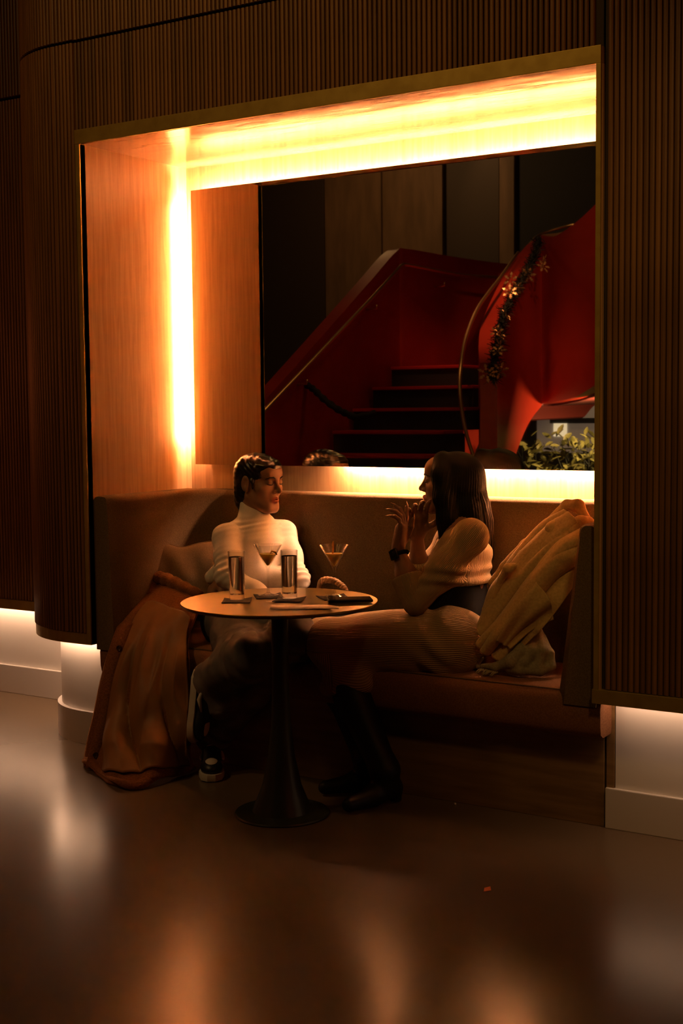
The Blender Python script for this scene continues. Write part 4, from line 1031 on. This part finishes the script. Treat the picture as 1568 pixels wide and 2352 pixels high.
wall_path('balustrade', lb, .12, M_RED, stair, 90, -1)
rb = [(-.86,5.16,1.69,0), (-1.00,5.42,1.82,.05), (-1.13,5.72,2.00,.25), (-1.215,6.05,2.20,.66), (-1.27,6.40,2.43,.98), (-1.285,6.72,2.64,1.24), (-1.26,6.98,2.80,1.37), (-1.12,7.06,2.84,1.38), (-.88,6.88,2.80,1.40), (-.55,6.65,2.90,1.46), (-.1,6.4,3.15,1.68), (.5,6.2,3.5,2.0)]
wall_path('balustrade', rb, .13, M_RED, stair, 90, 1)
soff = spline(np.array([(x, y, b) for x, y, t, b in rb[5:]]), 30); soff[:, 1] = 2*MIRROR_Y-soff[:, 1]
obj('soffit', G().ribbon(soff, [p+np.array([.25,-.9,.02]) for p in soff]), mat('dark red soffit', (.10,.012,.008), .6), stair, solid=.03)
def VX(px, py, x):
    d = ray_dir(px, py); return VM(px, py, (x-CAM[0])/d[0])
def rail(pts, r, name='handrail'):
    return obj(name, G().tube(spline([VM(*p) for p in pts], 70), r, 10), M_RAIL, stair, smooth='all')
obj('handrail', G().tube(spline([VX(*p) for p in ((500,1058,-1.88),(610,940,-1.88),(690,856,-1.88),(770,772,-1.88),(850,688,-1.88),(905,628,-1.885),(922,610,-1.88),(938,609,-1.865),(1000,621,-1.78),(1070,633,-1.69),(1140,637,-1.60))], 90), .0145, 10), M_RAIL, stair, smooth='all')
rail([(1120,1130,9.55),(1085,1042,9.7),(1066,975,9.78),(1056,900,9.86),(1058,840,9.96),(1070,775,10.2),(1095,712,10.5),(1125,668,10.8),(1150,636,11.0),(1190,580,11.4)], .0145)
rail([(1215,562,12.2),(1235,542,12.3),(1270,528,12.3),(1310,518,12.2),(1345,512,12.0)], .012)
for q in ((700,872,-1.9),(860,700,-1.9),(1016,648,-1.78)):
    p = VX(*q); obj('rail_bracket', G().tube([p+np.array([.02,0,-.0]), p+np.array([.02,.0,-.03]), p+np.array([-.08,0,-.035])], .008, 6), M_RAIL, stair, smooth='all')
obj('orange_glow_panel', G().tube([VM(1243,552,12.1), VM(1280,548,12.0), VM(1312,541,11.9)], .05, 4), mat('painted amber glow', (.6,.3,.1), .4), stair)  # amber colour stands in for an orange glow along this edge
adopt(stair)
# black rope across the stair
rp = spline([VM(704,884,10.02), VM(722,896,9.95), VM(745,918,9.85), VM(775,940,9.75), VM(800,952,9.68), VM(818,958,9.62), VM(860,950,9.7)], 60)
rope = thing(empty('stair_rope', tuple(rp[0])), 'black rope barrier hooked to the handrail of the staircase in the mirror', 'rope')
obj('cord', G().tube(rp, [.024+.004*math.sin(i*1.1) for i in range(60)], 10), M_RISER, rope, smooth='all')
obj('hook', G().tube([VM(692,872,10.1), VM(698,880,10.05), VM(705,886,10.0)], .012, 8), M_RAIL, rope, smooth='all'); adopt(rope)
# garland with gold leaves
gp = spline([VM(1238,548,11.5), VM(1224,592,11.2), VM(1200,640,10.95), VM(1168,695,10.65), VM(1150,748,10.35), VM(1140,800,10.1), VM(1134,845,9.92), VM(1134,872,9.86)], 80)
gar = thing(empty('garland', tuple(gp[0])), 'dark evergreen garland with gold leaves along the red balustrade', 'garland')
M_FIR = mat('dark fir', (.012,.016,.008), .7); M_GLEAF = mat('gold leaf', (.75,.50,.22), .35, .6)
g = G(); g.tube(gp, .022, 6)
for i in range(1500):
    t = rng.integers(1, 79); c0 = gp[t]+rng.normal(size=3)*.012; d_ = nrm(rng.normal(size=3)+np.array([.15,.25,-.1])); L0 = .04+.04*rng.random()*(1 if t > 8 else .7)
    w_ = nrm(np.cross(d_, rng.normal(size=3)))*.005
    g.add([c0-w_, c0+w_, c0+d_*L0+w_*.4, c0+d_*L0-w_*.4], [(0,1,2,3)])
o = obj('fir_needles', g, M_FIR, gar, fix=False); o['kind'] = 'stuff'
def flower_mesh(s):
    g = G()
    for k in range(6):
        a = k*math.pi/3; ca, sa = math.cos(a), math.sin(a)
        pl_ = [(0,0,0),(.010,.3,.06),(.16,.42,.10),(.05,.52,.10),(.17,.70,.12),(.0,1.0,.08),(-.17,.70,.12),(-.05,.52,.10),(-.16,.42,.10),(-.010,.3,.06)]
        g.add([((x*ca-y*sa)*s, (x*sa+y*ca)*s, z*s) for x, y, z in pl_], [(0,1,9),(1,2,3),(1,3,7,9),(7,8,9),(3,4,5,6,7)])
    return g
f0 = None
for i, (fx, fy, fdp) in enumerate(((1246,602,11.3),(1247,614,11.2),(1214,633,11.0),(1174,645,10.85),(1188,662,10.75),(1172,672,10.7),(1163,727,10.5),(1142,764,10.3),(1148,772,10.2),(1150,795,10.1),(1144,808,10.05),(1150,852,9.85),(1118,858,9.9))):
    p = VM(fx, fy, fdp)+np.array([.02,.05,0]); s_ = .055+.02*rng.random()
    if f0 is None: f0 = obj('gold_leaf', flower_mesh(1.0), M_GLEAF, gar, solid=.04); q = f0
    else: q = inst(f0, gar)
    q.location = Vector(p)-Vector(gp[0]); q.scale = (s_,)*3
    q.rotation_euler = (math.radians(-75)+rng.normal()*.5, rng.normal()*.5, rng.normal()*1.5)
gar.children[0].matrix_parent_inverse = Matrix.Translation(-Vector(gp[0]))
# far side of the lobby
YF = 10.0
wall_back = struct(obj('wall_back', G().box(-9, 4, 2*MIRROR_Y-YF-.3, 2*MIRROR_Y-YF-.12, 0, 5.6), mat('dark plaster', (.05,.035,.022), .8)), 'dark panelled wall on the far side of the lobby')
M_PANEL = noise_mix(mat('brown wall panel', (.16,.09,.045), .6), (.13,.075,.035), (.19,.11,.055), (3,3,.6), 3, 4); M_PANELD = mat('dark wall panel', (.045,.028,.018), .6)
def panel(px0, px1, name, m, proud=0.0):
    a, b = P(px0, 600, YF)[0], P(px1, 600, YF)[0]
    return obj(name, G().box(a+.012, b-.012, 2*MIRROR_Y-YF-.12, 2*MIRROR_Y-YF+proud, 0.02, 5.4), m, wall_back, bevel=.004)
panel(430, 590, 'panel', M_PANELD, .02); panel(590, 748, 'panel', M_PANELD, .02); panel(748, 880, 'panel', M_PANEL, .03); panel(880, 1003, 'panel', M_PANEL, .03)
panel(1003, 1026, 'pilaster', M_PANEL, .09); panel(1026, 1150, 'panel', M_PANELD, .03); panel(1152, 1190, 'pilaster', M_PANEL, .09); panel(1190, 1420, 'panel', mat('black panel', (.005,.004,.003), .7), .02)
lamp('panel_spot', 'SPOT', tuple(mv(P(1128, 300, YF)[0], YF-.45, 4.9)), 22, (1, .55, .22), tuple(mv(P(1122, 420, YF)[0], YF, 3.7)), .05, spot_size=math.radians(40), spot_blend=1.0)
# planter with broad leaves under the stair
lf = thing(empty('leafy_planter', tuple(VM(1280, 1150, 11.9)*np.array([1,1,0]))), 'planter of glossy broad leaves below the staircase, at the mirror edge', 'plant')
M_LEAF = noise_mix(mat('glossy leaf', (.16,.17,.05), .35), (.12,.13,.035), (.24,.24,.08), (1,1,1), 30, 2, jitter=.4)
base_ = VM(1280, 1150, 11.9)
obj('trough', G().box(-.75, .55, -.24, .24, 0, .55), mat('black planter', (.02,.018,.015), .5), lf, bevel=.01)
l0 = None
lm = G().add([(0,0,0),(.022,.03,.006),(.030,.065,.004),(.018,.105,-.006),(0,.128,-.014),(-.018,.105,-.006),(-.030,.065,.004),(-.022,.03,.006),(0,.06,-.008)], [(0,1,8),(1,2,8),(2,3,8),(3,4,8),(4,5,8),(5,6,8),(6,7,8),(7,0,8)])
for i in range(290):
    px_ = 1185+rng.random()*215; hmax = 1000-6*math.sin(px_*.09); py_ = hmax+rng.random()**.8*(1115-hmax); dd_ = 11.5+rng.random()*.7
    if px_ < 1235 and rng.random() < .4: continue
    p = Vector(VM(px_, py_, dd_))-Vector(lf.location)
    if l0 is None: l0 = obj('leaf', lm, M_LEAF, lf, smooth=True); q = l0
    else: q = inst(l0, lf)
    q.location = p; s_ = .55+.5*rng.random(); q.scale = (s_,)*3
    q.rotation_euler = (rng.uniform(-.6, 1.3), rng.uniform(-.7, .7), rng.uniform(0, 6.28))
g = G()
for i in range(34):
    b_ = np.array([rng.uniform(-.6, .45), rng.uniform(-.15, .15), .5]); g.tube([b_, b_+np.array([rng.normal()*.04, rng.normal()*.04, .25]), b_+np.array([rng.normal()*.1, rng.normal()*.08, .45+.12*rng.random()])], [.006,.005,.002], 5)
o = obj('stems', g, M_FIR, lf, fix=False)
lamp('planter_light', 'AREA', tuple(VM(1395, 940, 11.1)), 18, (1, .62, .28), tuple(VM(1345, 1060, 11.9)), .1)
# window beyond with a lit notice in it
M_NIGHT = glow('night sky glass', (.50,.52,.62), .035); M_NOTICE = glow('lit notice', (1.0,.80,.48), .75)
w_ = struct(obj('window_1', G().box(P(1235,960,YF+.0)[0], P(1440,960,YF)[0], 2*MIRROR_Y-YF+.021, 2*MIRROR_Y-YF+.03, .85, 1.55), M_NIGHT), 'grey-blue window behind the plants in the mirror')
fm = mat('black window frame', (.01,.01,.009), .5)
obj('mullion', G().box(P(1268,960,YF)[0], P(1440,960,YF)[0], 2*MIRROR_Y-YF+.03, 2*MIRROR_Y-YF+.07, P(1320,972,YF)[2], P(1320,960,YF)[2]), fm, w_)
obj('notice', G().box(P(1274,960,YF)[0], P(1304,960,YF)[0], 2*MIRROR_Y-YF+.032, 2*MIRROR_Y-YF+.04, P(1290,1002,YF)[2], P(1290,925,YF)[2]), M_NOTICE, w_)
